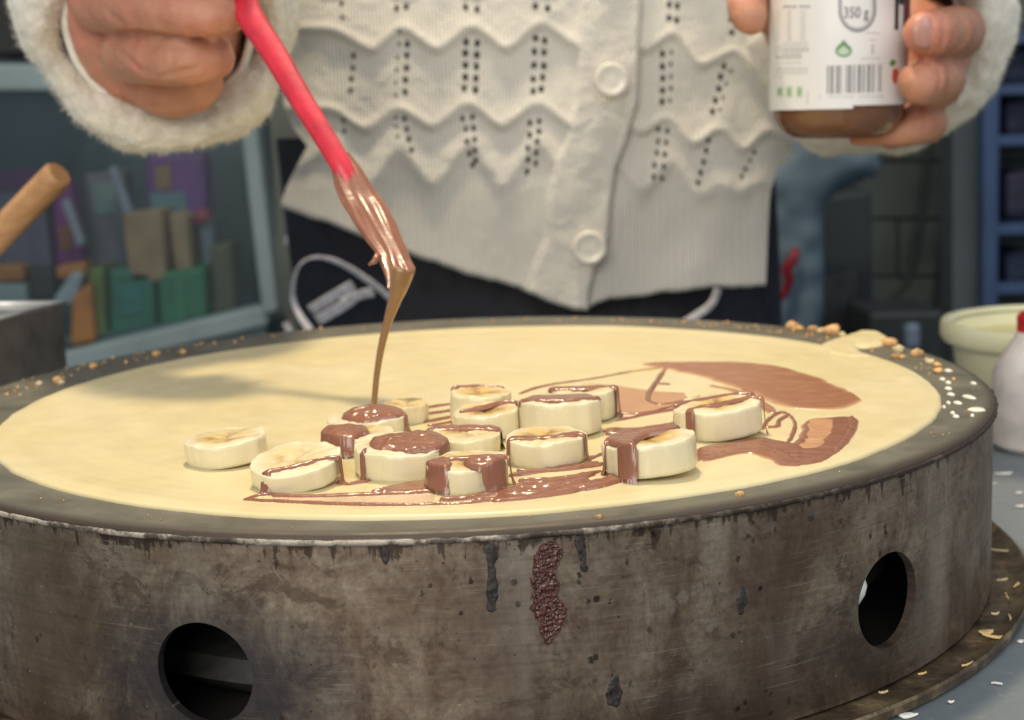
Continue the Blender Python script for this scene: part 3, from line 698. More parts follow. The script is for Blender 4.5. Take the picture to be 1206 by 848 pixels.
def grid_mesh4(P, mask):
    h, wd = P.shape[:2]; idx = np.full(h*wd, -1); ii, jj = np.nonzero(mask)
    q = np.stack([ii*wd+jj, ii*wd+jj+1, (ii+1)*wd+jj+1, (ii+1)*wd+jj], 1); u = np.unique(q); idx[u] = np.arange(len(u)); return P.reshape(-1, 4)[u], idx[q]
def islands(m):
    lab = np.where(m, np.arange(1, m.size+1).reshape(m.shape), 0)
    while True:
        n = lab.copy()
        for ax, sh in ((0, 1), (0, -1), (1, 1), (1, -1)): n = np.maximum(n, np.roll(lab, sh, ax))
        n = np.where(m, n, 0)
        if (n == lab).all(): return lab
        lab = n
sel_own = OWN[:-1, :-1]; Xc, Yc = X[:-1, :-1], Y[:-1, :-1]; inner = np.zeros(Xc.shape, bool)
for s_ in sl: inner |= np.hypot(Xc-s_['c'][0], Yc-s_['c'][1]) < s_['R']*.93
for i, o in enumerate(slices):
    near = (np.hypot(Xc-sl[i]['c'][0], Yc-sl[i]['c'][1]) < sl[i]['R']*1.035+.0016) & ((sel_own == i) | (sel_own == -1))
    sheet('chocolate_topping', T, near, M_choc, o, .0003, H)
free = ~inner
HF = np.full(X.shape, ZCT+.00012)
reg = [('chocolate_smear', 'broad smooth chocolate smear tapering to points at the back right of the crepe', inpoly(Xc, Yc, P0([(740, 415), (900, 410), (1050, 465), (1000, 487), (890, 486), (860, 470), (830, 452), (780, 441), (740, 440)]))),
       ('chocolate_smear', 'thick ridged chocolate smear curling round an orange patch at the right of the crepe', inpoly(Xc, Yc, P0([(806, 515), (905, 490), (1030, 475), (1050, 500), (960, 570), (930, 565), (880, 548), (806, 555)]))),
       ('chocolate_drizzle', 'long chocolate lines along the front edge of the banana heap', (Yc < -.150)),
       ('chocolate_drizzle', 'thin chocolate strand lying on the crepe between the banana slices', np.ones(free.shape, bool))]
left = free.copy()
for nm, lab, R_sel in reg:
    if 'strand' not in lab and 'long' not in lab:
        o = sheet(nm, T0, left & R_sel, M_smear if 'broad' in lab else M_ridge, None, .0004, HF)
        if o: tag(o, lab, 'chocolate')
    else:
        Tn = np.maximum(np.maximum(T0[:-1, :-1], T0[1:, 1:]), np.maximum(T0[:-1, 1:], T0[1:, :-1])); il = islands((Tn > 1e-5) & left & R_sel); ks, cs_ = np.unique(il[il > 0], return_counts=True)
        order = ks[np.argsort(-cs_)]
        for q_, k_i in enumerate(order):
            if (il == k_i).sum() < 40: continue
            o = sheet(nm, T0, il == k_i, M_choc, None, .0004, HF)
            if o: tag(o, 'short strand of chocolate drizzle on the crepe at the front of the heap' if 'long' in lab and q_ else lab, 'chocolate', 'chocolate drizzle strands')
    left &= ~R_sel
def biggest(m):
    lab = np.where(m, np.arange(1, m.size+1).reshape(m.shape), 0)
    while True:
        n = lab.copy()
        for ax, sh in ((0, 1), (0, -1), (1, 1), (1, -1)): n = np.maximum(n, np.roll(lab, sh, ax))
        n = np.where(m, n, 0)
        if (n == lab).all(): break
        lab = n
    k, c = np.unique(lab[m], return_counts=True); return lab == k[c.argmax()]
def film(Tm, mat, lab, sel=None):
    q = (Tm > 1e-5); Tm = np.where(q, Tm, 0); Hh = ZCT+.0003
    Tn = (Tm[:-1, :-1] > 1e-5) & (Tm[1:, 1:] > 1e-5) & (Tm[1:, :-1] > 1e-5) & (Tm[:-1, 1:] > 1e-5) & free
    if sel is not None: Tn &= sel
    Tn = biggest(Tn); V, F = grid_mesh(np.stack([X, Y, HF-.00006+Tm], -1), Tn); o = fast('chocolate_film', V, F, mat); return tag(o, lab, 'chocolate')
film(TF, M_film, 'thin orange-tan chocolate film behind the tall banana slice', X[:-1, :-1] < .088)
film(TF, M_film, 'orange-tan patch of thin chocolate inside the curled smear on the right', X[:-1, :-1] >= .088)
film(TP, M_filmp, 'milky pale chocolate film between the front drizzle lines')

# ------------------------------------------------------------------ spatula and the poured stream
sp = empty('spatula', tuple(at(397, 187, .0)), 'red spatula held by the hand, its blade coated in dripping chocolate', 'spatula')
ctr = [at(262, -130, .075), at(283, -45, .055), at(290, 10, .042), at(322, 62, .030), at(355, 118, .016), at(397, 186, 0.), at(424, 240, -.010)]
cs = spline(ctr, 40); upv = (0, -1, .3)
hw = np.interp(np.linspace(0, 1, 40), [0, .3, .6, 1], [.0048, .0058, .0050, .0040])
tk = np.interp(np.linspace(0, 1, 40), [0, .85, 1], [.0030, .0030, .0014])
V, F = sweep(cs, [(a, b) for a, b in zip(hw, tk)], 10, up=upv); autosmooth(obj('handle', V, F, M_red, sp), 30)
L = [(387, 188), (393, 215), (399, 232), (409, 250), (419, 267), (431, 284), (443, 300), (449, 314), (454, 327), (456, 340)]
Rr = [(411, 179), (427, 200), (443, 225), (455, 241), (463, 256), (471, 274), (479, 292), (485, 308), (489, 320), (478, 344)]
ns = len(L); V = []; F = []; nc = 40
st = np.linspace(0, 1, 60); Ls = spline(L, 60); Rs = spline(Rr, 60)
for i in range(60):
    Yd = np.interp(st[i], [0, 1], [0.0, -.050]); a = at(*Ls[i], Yd); b = at(*Rs[i], Yd+.004); c = (a+b)/2; hw_ = (b-a)/2
    t = np.interp(st[i], [0, .1, .6, .9, 1], [.0022, .0026, .0030, .0027, .0018])
    for k in range(nc):
        an = 2*math.pi*k/nc; x, y = math.cos(an), math.sin(an)
        rip = 1+.16*math.sin(x*9+st[i]*4)+.14*math.sin(x*19+st[i]*7)+.35*mn.noise((x*3.2, st[i]*4, 2)) if y < 0 else 1
        p = c+hw_*x*(1+.05*mn.noise((x, st[i]*9, 9)))+np.array([0, 1, -.25])*y*t*rip*(1-.35*abs(x)**3)
        V.append(p)
for i in range(59):
    for k in range(nc):
        l = (k+1) % nc; F.append((i*nc+k, i*nc+l, (i+1)*nc+l, (i+1)*nc+k))
F.append(tuple(range(nc-1, -1, -1))); F.append(tuple(range(59*nc, 60*nc)))
obj('coated_blade', V, F, M_choc, sp)
V, F = sweep([at(446, 300, -.04), at(441, 308, -.042), at(434, 312, -.043)], [.0016, .0012, .0004], 8); obj('chocolate_drip', V, F, M_choc, sp)
pts = spline([at(474, 316, -.0500), at(469, 340, -.051), at(462, 362, -.0515), at(455, 385, -.052), at(449, 410, -.0525), at(444, 440, -.053), at(441, 470, -.0535), at(440, 481, -.0535)], 40)
rr = np.interp(np.linspace(0, 1, 40), [0, .1, .22, .4, .7, .95, 1], [.0046, .0038, .0025, .0016, .0012, .0011, .0024])
V, F = sweep(pts, [(a, a*.6) for a in rr], 14, up=upv)
tag(obj('chocolate_stream', V, F, M_stream), 'thin stream of chocolate pouring from the spatula tip onto the crepe', 'chocolate')

# ------------------------------------------------------------------ person
YP = .45
person = empty('person', (.02, .52, -1.0), 'person in a cream knitted cardigan and dark printed trousers holding a spatula and a jar', 'person')
def capsules(chains, seg=16):
    V = []; F = []
    def add(V2, F2):
        b = len(V); V.extend(V2); F.extend([tuple(x+b for x in f) for f in F2])
    def ball(p, r):
        bm = bmesh.new(); bmesh.ops.create_uvsphere(bm, u_segments=16, v_segments=10, radius=r); bm.verts.ensure_lookup_table()
        add([tuple(Vector(p)+v.co) for v in bm.verts], [tuple(v.index for v in f.verts) for f in bm.faces]); bm.free()
    for ch in chains:
        S = spline([tuple(p)+(r,) for p, r in ch], 7*(len(ch)-1)+1) if len(ch) > 2 else np.array([tuple(p)+(r,) for p, r in ch])
        P = [s[:3] for s in S]; Rr = [s[3] for s in S]
        v, f = sweep(P, Rr, seg); add([tuple(x) for x in v], f); ball(P[0], Rr[0]); ball(P[-1], Rr[-1])
    return V, F
def A(px, py, Y, rpx): return (at(px, py, Y), rpx/(FPX/((at(px, py, Y)-CAM)@_f)))
hand_r = [   # hand at the picture's left, closed round the spatula handle
 [A(112, 8, .105, 30), A(160, 10, .066, 29), A(215, 14, .045, 28), A(255, 18, .043, 26), A(277, 12, .055, 23)],
 [A(150, 66, .098, 32), A(190, 70, .066, 31), A(228, 72, .056, 29), A(252, 68, .064, 26)],
 [A(105, -52, .100, 30), A(160, -48, .060, 29), A(220, -42, .038, 28), A(262, -34, .038, 26), A(284, -38, .052, 23)],
 [A(110, -110, .100, 29), A(165, -112, .062, 28), A(225, -100, .042, 27), A(268, -84, .040, 24)],
 [A(120, -140, .115, 32), A(180, -165, .080, 30), A(240, -150, .060, 27), A(278, -120, .056, 22)],
 [A(120, -110, .125, 42), A(118, -20, .125, 46), A(140, 50, .125, 44)],
 [A(150, 40, .13, 44), A(190, 96, .118, 40), A(228, 96, .112, 36)],
 [A(215, 20, .115, 50), A(200, -60, .11, 50), A(190, -120, .115, 40)],
 [A(182, 24, .142, 107), A(190, 26, .20, 92), A(212, 10, .26, 68)],
]
hand_l = [   # hand at the picture's right, wrapped round the jar
 [A(1100, 52, .235, 30), A(1128, 40, .205, 31), A(1122, 37, .150, 29), A(1098, 38, .120, 27), A(1086, 39, .116, 24)],
 [A(1080, 105, .225, 29), A(1104, 97, .195, 30), A(1106, 95, .155, 29), A(1090, 96, .128, 27), A(1082, 97, .122, 25)],
 [A(1050, 150, .225, 25), A(1086, 145, .200, 26), A(1086, 143, .168, 25), A(1062, 155, .160, 17), A(1030, 162, .165, 11), A(1008, 165, .17, 8)],
 [A(1120, -40, .235, 30), A(1140, -46, .200, 30), A(1120, -50, .145, 29), A(1092, -48, .120, 26)],
 [A(960, 40, .245, 40), A(912, 10, .225, 30), A(884, -30, .180, 26), A(879, 0, .158, 23), A(883, 20, .150, 21)],
 [A(945, 30, .265, 46), A(1020, 40, .268, 56), A(1090, 60, .250, 50), A(1070, 120, .238, 34)],
 [A(1030, 20, .275, 62), A(1060, 10, .32, 60), A(1100, -20, .40, 66)],
]
arm_r = [[A(205, 15, .22, 60), ((-.17, .34, .24), .042), ((-.20, .47, .30), .045)], [((-.20, .47, .30), .045), ((-.17, .52, .52), .055)]]
arm_l = [[A(1060, 5, .34, 60), ((.30, .45, .20), .042), ((.29, .50, .28), .045)], [((.29, .50, .28), .045), ((.21, .54, .52), .055)]]
torso = [[((.0, .56, -.15), .10), ((.02, .56, .1), .10), ((.02, .56, .35), .105), ((.02, .555, .50), .085)], [((-.15, .54, .50), .06), ((.02, .55, .54), .06), ((.20, .54, .50), .06)], [((.02, .55, .54), .055), ((.02, .54, .64), .05)],
         [((-.06, .56, -.15), .09), ((-.07, .57, -.5), .06), ((-.07, .57, -.96), .045)], [((.08, .56, -.15), .09), ((.09, .57, -.5), .06), ((.09, .57, -.96), .045)]]
V, F = capsules(hand_r+hand_l+arm_r+arm_l+torso)
body = obj('body', V, F, M_skin)
md = body.modifiers.new('r', 'REMESH'); md.mode = 'VOXEL'; md.voxel_size = .0016
md = body.modifiers.new('s', 'SMOOTH'); md.factor = .5; md.iterations = 3
dg = bpy.context.evaluated_depsgraph_get(); dg.update()
me = bpy.data.meshes.new_from_object(body.evaluated_get(dg)); body.modifiers.clear(); body.data = me
co_ = np.zeros(len(me.vertices)*3); me.vertices.foreach_get('co', co_); co_ = co_.reshape(-1, 3); no_ = np.zeros(len(me.vertices)*3); me.vertices.foreach_get('normal', no_); no_ = no_.reshape(-1, 3)
for i in np.nonzero((co_[:, 1] < .36) & (np.abs(co_[:, 0]) > .08))[0]:
    c = Vector(co_[i]); co_[i] += no_[i]*(.0009*mn.noise(c*75)+.0005*mn.noise(c*190)+.00022*mn.noise(c*480))
def crease(lines):
    q = co_-CAM; dz = q@_f; px_ = PW/2+FPX*(q@R_)/dz; py_ = PH/2-FPX*(q@U_)/dz; facing = np.clip(-(no_*(q/np.linalg.norm(q, axis=1)[:, None])).sum(1)*1.6, 0, 1)
    for path, depth, wd, ymax in lines:
        m = np.nonzero((py_ < 220) & (co_[:, 1] < ymax))[0]; d_, t_ = segdist(px_[m], py_[m], path); f = np.minimum(1, np.minimum(t_*6, (1-t_)*6)+.15)
        a = (-depth*np.exp(-(d_/wd)**2)+depth*.35*np.exp(-((d_-wd*2)/wd)**2))*f*facing[m]; co_[m] += no_[m]*a[:, None]
crease([([(140, 37), (165, 38), (200, 43), (228, 47)], .0016, 2.6, .14), ([(102, 14), (120, 34), (140, 58), (168, 86)], .0012, 3.0, .16), ([(245, 41), (258, 53), (268, 55)], .0012, 2.4, .14), ([(255, 22), (266, 30)], .0008, 2, .14),
        ([(150, 70), (162, 80), (176, 84)], .0008, 2.5, .14), ([(184, 92), (212, 84), (240, 78)], .0009, 3, .14), ([(120, 5), (132, 20), (150, 30)], .0008, 2.5, .14), ([(205, 2), (210, 18), (207, 34)], .0005, 2.2, .14), ([(200, 58), (204, 72), (200, 88)], .0005, 2.2, .14), ([(110, 80), (140, 105), (170, 122)], .0008, 3, .16),
        ([(1110, 13), (1113, 38), (1107, 63)], .0009, 2.4, .2), ([(1134, 14), (1139, 36), (1132, 60)], .0008, 2.4, .2), ([(1128, 14), (1132, 36), (1126, 60)], .0005, 2, .2), ([(1104, 72), (1108, 95), (1102, 118)], .0008, 2.4, .2), ([(1114, 74), (1118, 95), (1112, 116)], .0006, 2.2, .2),
        ([(1068, 16), (1086, 10), (1104, 16), (1109, 36), (1100, 58)], .0005, 1.6, .15), ([(1072, 75), (1088, 70), (1098, 80)], .0004, 2, .2), ([(1072, 128), (1080, 142), (1076, 156)], .0006, 2.4, .2)])
me.vertices.foreach_set('co', co_.ravel()); me.update()
me.polygons.foreach_set('use_smooth', [True]*len(me.polygons)); keep(body, person)
def nail(px, py, Y, w, h, yawdeg, rolldeg):
    """small curved plate lying on a fingertip"""
    V = []; F = []; n, m = 9, 9; c = Vector(at(px, py, Y)); rt = Matrix.Rotation(math.radians(rolldeg), 3, 'Y') @ Matrix.Rotation(math.radians(yawdeg), 3, 'Z')
    for i in range(n):
        for j in range(m):
            u = -1+2*i/(n-1); v = -1+2*j/(m-1); x = u*math.sqrt(1-v*v/2)*w; z = v*math.sqrt(1-u*u/2)*h
            V.append(c+rt @ Vector((x, .0020*(u*u)+.0022*v*v, z)))
    for i in range(n-1):
        for j in range(m-1): F.append((i*m+j, (i+1)*m+j, (i+1)*m+j+1, i*m+j+1))
    o = obj('fingernail', V, F, M_nail, person); md = o.modifiers.new('t', 'SOLIDIFY'); md.thickness = .0005; return o
nail(1093, 37, .1060, .0072, .0082, 16, 0)

# cardigan front panels
def zig(pts):
    xs = np.arange(280, 960, 1.); ys = np.interp(xs, [p[0] for p in pts], [p[1] for p in pts]); k = np.exp(-(np.arange(-24, 25)/8.5)**2); k /= k.sum()
    return xs, np.convolve(np.pad(ys, 24, mode='edge'), k, 'valid')*1.0+3*vnoise(xs, xs*0+len(pts), 45, 77)
R1 = zig([(300, 70), (345, 38), (395, 40), (440, 66), (472, 33), (515, 66), (557, 33), (597, 66), (638, 30), (682, 62), (720, 36), (760, 66), (795, 40), (822, 86), (866, 60), (900, 102), (940, 70)])
R2 = zig([(300, 160), (345, 130), (395, 134), (430, 160), (470, 129), (510, 157), (552, 124), (592, 158), (632, 124), (674, 155), (715, 130), (755, 163), (786, 140), (816, 180), (848, 150), (874, 186), (905, 156), (940, 180)])
def panel(name, left, right, bottom, res, eyes, x_in, placket):
    top = -140
    lr, lx = zip(*left); rr_, rx = zip(*right); bx, br = zip(*bottom)
    nv = int(520/res); nu = int(max(rx[k]-np.interp(rr_[k], lr, lx) for k in range(len(rx)))/res)+1
    u = np.linspace(0, 1, nu)[None]; v = np.linspace(0, 1, nv)[:, None]
    rowb0 = np.interp(np.interp(300, lr, lx)+(np.interp(300, rr_, rx)-np.interp(300, lr, lx))*u, bx, br)
    row = rowb0+(top-rowb0)*v; xl = np.interp(row, lr, lx); xr = np.interp(row, rr_, rx); x = xl+(xr-xl)*u
    r1 = np.interp(x, *R1); r2 = np.interp(x, *R2); r0 = r1-98; r00 = r1-196; r3 = r2+52+10*np.cos((x-430)/41*np.pi)
    d = np.zeros(x.shape)
    for a, b, amp, pw, rl in ((r00, r0, 5.2, 2.2, 4.), (r0, r1, 5.2, 2.2, 4.), (r1, r2, 5.2, 2.2, 4.), (r2, r3, 6, 1.6, 12.)):
        s = np.clip((row-a)/(b-a), 0, 1); m = (row >= a) & (row < b); dd = amp*s**pw
        dd += np.where(rl < 5, 3.0*np.exp(-((row-(b-6))/4.5)**2), 0)
        d = np.where(m, dd, d); aft = (row >= b); d = np.where(aft, np.maximum(d*0, amp*np.exp(-((row-b)/rl)**2)), d) if rl > 5 else d
    d = blur(d, 3)
    pk = (x > xr-72) & placket
    if placket: d = np.where(x > xr-72, 6.5, d); d = blur(d, 2)
    hem = np.clip((row-(np.interp(x, *R2)+60))/30, 0, 1)*np.where(pk, .3, 1)
    d += hem*(.18*np.sin(x/1.5+3*vnoise(x, row, 60, 21)))                                      # rib
    d += (8*vnoise(x, row*.45, 85, 3)+4.5*vnoise(x+.4*row, row*.5, 38, 8)+(1.2*vnoise(x, row, 15, 12)+.6*vnoise(x, row, 6, 9))*(1-.75*hem))
    d += hem*3*np.sin(x/47+.6)
    # pleats between the eyelet columns
    d += np.where((row > 0) & (row < np.interp(x, *R2)), .9*np.cos((x-515)/82*2*np.pi), 0)
    eb = np.minimum(np.abs(row-rowb0), np.abs(xr-x)) if placket else np.minimum(np.abs(row-rowb0), np.abs(x-xr)+6)
    d -= 5*np.clip(1-eb/5, 0, 1)**2
    rowb0 = rowb0+0*x; row = row+(4*vnoise(x, x*0+3, 26, 31)+2*vnoise(x, x*0+3, 9, 32))*np.clip(1-(rowb0-row)/40, 0, 1)
    xc, hwid = 640., 330.
    bulge = .05*(1-np.clip((x-xc)/hwid, -1, 1)**2)-.05*np.clip((np.abs(x-xc)-250)/90, 0, 1)**2
    off = 0.0 if placket else .006
    Yd = YP-bulge+off-d*.00062
    D = _f[None, None]+R_[None, None]*((x-PW/2)/FPX)[..., None]-U_[None, None]*((row-PH/2)/FPX)[..., None]
    P = CAM+D*((Yd-CAM[1])/D[..., 1])[..., None]
    xm = (x[:-1, :-1]+x[1:, 1:])/2; rm = (row[:-1, :-1]+row[1:, 1:])/2; k = np.ones(xm.shape, bool)
    for (ex, er, sx, sy) in eyes:
        k &= ((xm-ex)/(sx*1.12))**2+((rm-er)/(sy*1.08))**2 > 1
    V, F = grid_mesh(P, k); o = fast(name, V, F, M_knit, person); return o
eyes = []
def col(x0, r0, x1, r1, n, pair=None, sx=2.6, sy=3.7):
    for i in range(n):
        f = i/max(1, n-1); x = x0+(x1-x0)*f; r = r0+(r1-r0)*f; eyes.append((x+random.uniform(-.8, .8), r+random.uniform(-.8, .8), sx, sy))
        if pair: eyes.append((x+pair, r+2, sx, sy))
col(403, -70, 403, 20, 7, None, 2, 3); col(417, 66, 412, 107, 4, None, 2.4, 3.6); col(404, 142, 406, 155, 2, None, 2, 3)
col(477, -70, 478, 8, 6, -11, 2.6, 4); col(480, 52, 477, 108, 5, None, 2.7, 4); col(470, 38, 466, 112, 6, None, 1.4, 2.6); col(476, 140, 484, 176, 4, None, 2.4, 3.6); col(466, 138, 468, 160, 3, None, 1.5, 2.6)
col(549, -70, 549, 9, 6, 13, 2.8, 4); col(549, 49, 547, 104, 5, 13, 2.9, 4.4); col(545, 139, 556, 195, 5, None, 2.4, 3.4); col(557, 138, 560, 190, 5, None, 2.4, 3.6)
col(631, -70, 631, 8, 6, 14, 2.8, 4); col(631, 46, 628, 108, 5, None, 2.8, 4); col(642, 48, 638, 106, 5, None, 2.8, 4.2); col(624, 145, 621, 203, 5, None, 2.4, 3.8); col(635, 142, 631, 192, 5, None, 2.4, 3.6)
E_left = list(eyes); eyes.clear()
col(792, -60, 788, 22, 6, 9, 2.6, 4); col(781, 64, 779, 120, 5, None, 2.7, 4); col(791, 62, 789, 118, 5, None, 1.6, 2.8); col(776, 152, 770, 208, 5, 10, 2.1, 3.4)
col(862, -60, 861, 38, 7, None, 2.6, 4); col(853, 78, 839, 131, 5, None, 2.7, 4); col(860, 84, 848, 130, 4, None, 1.5, 2.6); col(835, 165, 822, 215, 5, None, 2.2, 3.6); col(888, 180, 874, 208, 4, None, 1.8, 3.2)
panel('cardigan_front', [(-150, 350), (0, 345), (60, 340), (120, 333), (150, 345), (172, 362), (198, 348), (220, 337), (240, 330), (380, 330)],
      [(-150, 755), (0, 755), (120, 751), (170, 737), (200, 725), (240, 719), (280, 717), (300, 708), (320, 700), (345, 694), (400, 690)],
      [(330, 241), (380, 262), (450, 290), (520, 312), (560, 325), (620, 340), (660, 357), (692, 366)], 1.15, E_left, 0, True)
panel('cardigan_front', [(-150, 700), (0, 700), (200, 690), (280, 690), (330, 685), (420, 680)],
      [(-150, 925), (0, 925), (100, 930), (150, 938), (170, 937), (185, 930), (200, 915), (225, 908), (240, 906), (400, 899)],
      [(680, 366), (700, 362), (722, 352), (760, 349), (800, 344), (850, 339), (900, 336)], 1.15, eyes, 0, False)
def button(px, py, rpx):
    c = Vector(at(px, py, YP-.058)); r = rpx/(FPX/((np.array(c)-CAM)@_f)); V = []; F = []
    prof = [(.0, .0018), (.45, .0014), (.72, .0017), (.88, .0026), (1., .0016), (1.0, -.001), (.0, -.001)]; n = 40; m = len(prof)
    for i in range(n):
        a = 2*math.pi*i/n
        for q, h in prof: V.append(c+Vector((r*q*math.cos(a), -h, r*q*math.sin(a))))
    for i in range(n):
        j = (i+1) % n
        for k in range(m-1): F.append((i*m+k, j*m+k, j*m+k+1, i*m+k+1))
    return obj('button', V, F, M_button, person)
button(720, 94, 20); button(694, 292, 20)
# back of the cardigan and undershirt
def shell(name, prof, mat, cy, ey, a0, a1, n=48):
    V = []; F = []; m = len(prof)
    for i in range(n+1):
        a = a0+(a1-a0)*i/n
        for (x0, rx, z) in prof: V.append((x0+rx*math.sin(a), cy-rx*ey*math.cos(a), z))
    for i in range(n):
        for k in range(m-1): F.append((i*m+k, (i+1)*m+k, (i+1)*m+k+1, i*m+k+1))
    return obj(name, V, F, mat, person)
shell('cardigan_back', [(.055, .178, .03), (.055, .168, .10), (.05, .165, .25), (.03, .17, .42), (.02, .12, .55)], M_knit, .545, .75, math.radians(100), math.radians(260))
shell('undershirt', [(.045, .150, -.08), (.045, .150, .10), (.04, .150, .25), (.03, .16, .40), (.02, .10, .55)], M_shirt, .555, .80, 0, 2*math.pi, 64)
# trousers
V, F = [], []
def add(v, f):
    b = len(V); V.extend([tuple(x) for x in v]); F.extend([tuple(i+b for i in q) for q in f])
pr = [(-.012, .165, .10), (-.008, .165, .02), (-.004, .164, -.06), (.0, .163, -.14), (.0, .16, -.24), (.0, .15, -.32)]
v = []; f = []; n = 240
for i in range(n):
    a = 2*math.pi*i/n
    for (x0, rx, z) in pr: v.append((.053+x0+rx*1.16*math.sin(a), .555-rx*.62*math.cos(a), z))
for i in range(n):
    j = (i+1) % n
    for k in range(len(pr)-1): f.append((i*6+k, j*6+k, j*6+k+1, i*6+k+1))
add(v, f)
for sx in (-.045, .125): add(*sweep([(sx, .56, -.26), (sx, .565, -.55), (sx, .57, -.985)], [(.082, .078), (.07, .066), (.062, .060)], 24))
trousers = obj('trousers', V, F, M_navy, person)
def ty(x):     # front surface of the trousers
    a = math.asin(max(-1, min(1, (x-.047)/.190))); return .555-.1638*.62*math.cos(a)
def print_line(px, wpx, closed=False, n=60):
    P = spline(px, n); pts = []
    for x, y in P:
        p = at(x, y, .46)
        for _ in range(3): p = at(x, y, ty(p[0])-.0018)
        pts.append(p)
    w_ = wpx/FPX*1.3
    v, f = sweep(pts, [(w_/2*(1+.15*mn.noise((i*.5, 0, 0))), .0004) for i in range(n)], 8, up=(0, -1, 0)); o = obj('trouser_print', v, f, M_print, trousers); return o
print_line([(372, 398), (356, 375), (346, 350), (350, 325), (360, 311), (378, 306), (400, 311), (425, 325), (452, 345), (470, 365), (470, 395)], 9)
print_line([(335, 283), (350, 285), (362, 276)], 10)
print_line([(492, 328), (510, 334), (535, 341), (560, 342), (575, 338), (600, 340)], 8)
print_line([(552, 392), (560, 376), (590, 366), (625, 364), (665, 372)], 8)
print_line([(336, 380), (342, 392), (346, 400)], 8); print_line([(800, 384), (820, 372), (838, 358), (846, 340)], 8); print_line([(700, 357), (730, 366), (752, 372)], 6)
for k, (a, b, c) in enumerate([((366, 366), (392, 350), (416, 336)), ((374, 378), (398, 364), (416, 352)), ((404, 357), (420, 349), (440, 344))]): print_line([a, b, c], 11 if k < 2 else 10)

# sleeves with fleece cuffs
def ring_sleeve(c0, c1, rout, rin, lrim, path, rads, ncuff):
    """cuff: puffed ring about the axis c0->c1 ; sleeve: tube along path"""
    c0, c1 = Vector(c0), Vector(c1); ax = (c1-c0).normalized(); s = ax.cross(Vector((0, 0, 1))).normalized(); u = s.cross(ax).normalized()
    mid = (rout+rin)/2; hr = (rout-rin)/2; nu, nv = 260, 84; P = np.zeros((nu+1, nv+1, 3))
    for i in range(nu+1):
        a = 2*math.pi*(i % nu)/nu; dirv = s*math.cos(a)+u*math.sin(a)
        for j in range(nv+1):
            b = 2*math.pi*(j % nv)/nv; p = c0+dirv*(mid+hr*math.cos(b))+ax*(lrim*math.sin(b))
            nn = dirv*math.cos(b)+ax*math.sin(b)
            q = p*1.0; d = .0075*mn.noise(q*26)+.0020*mn.noise(q*90)+.0010*mn.noise(q*240)+.0007*mn.noise(q*700)
            P[i, j] = p+nn*d
    Vv, Ff = grid_mesh(P, np.ones((nu, nv), bool)); o = fast('fleece_cuff', Vv, Ff, M_fleece, person)
    # loose fibres on the cuff
    r = random.Random(ncuff); V = []; F = []
    for _ in range(26000):
        i, j = r.randrange(nu), r.randrange(nv); p = Vector(P[i, j]); a = 2*math.pi*i/nu; b = 2*math.pi*j/nv
        nn = ((s*math.cos(a)+u*math.sin(a))*math.cos(b)+ax*math.sin(b)); t = Vector((r.gauss(0, 1), r.gauss(0, 1), r.gauss(0, 1))).cross(nn).normalized()
        l = r.uniform(.0010, .0034); wd = .00006; q = nn.cross(t); k = len(V)
        V += [p-q*wd-nn*.0003, p+q*wd-nn*.0003, p+nn*l*.6+t*l*.5+q*wd, p+nn*l*.6+t*l*.5-q*wd, p+nn*l*.75+t*l*1.1]
        F += [(k, k+1, k+2, k+3), (k+3, k+2, k+4)]
    fo = obj('fleece_fibres', V, F, M_fleece, o); fo['kind'] = 'stuff'
    hm = []
    for i in range(97):
        a = 2*math.pi*i/96; dv = s*math.cos(a)+u*math.sin(a); hm.append(c0+dv*(rin+.0012*mn.noise(dv*3))-ax*(lrim*.55))
    v, f = sweep(hm, [.0022]*97, 8, cap=False); obj('cuff_hem', v, f, M_hem, o)
    S = spline(path, 40); Rr_ = np.interp(np.linspace(0, 1, 40), np.linspace(0, 1, len(rads)), rads); v, f = sweep(S, list(Rr_), 56, cap=False)
    v = [Vector(x)+Vector((mn.noise(Vector(x)*22), mn.noise(Vector(x)*22+Vector((5, 0, 0))), mn.noise(Vector(x)*22+Vector((0, 7, 0)))))*.006 for x in v]
    so = obj('sleeve', v, f, M_knit, person); md = so.modifiers.new('t', 'SOLIDIFY'); md.thickness = .003; md.offset = -1
sc_ = lambda Y, py=0: FPX/((at(600, py, Y)-CAM)@_f)
cr = at(190, 22, .135); ca = at(214, -30, .30)
ring_sleeve(cr, ca, 160/sc_(.135), 106/sc_(.135), .020, [tuple(at(192, -10, .145)), tuple(at(205, -25, .21)), (-.19, .36, .25), (-.215, .47, .33), (-.17, .52, .53)], [.052, .056, .060, .064, .075], 1)
cl = at(1030, 28, .29); cb = at(1090, -20, .45)
ring_sleeve(cl, cb, 158/sc_(.29), 100/sc_(.29), .022, [tuple(at(1036, 18, .31)), tuple(at(1075, 0, .37)), (.305, .47, .22), (.29, .51, .32), (.21, .54, .53)], [.058, .060, .062, .066, .075], 2)

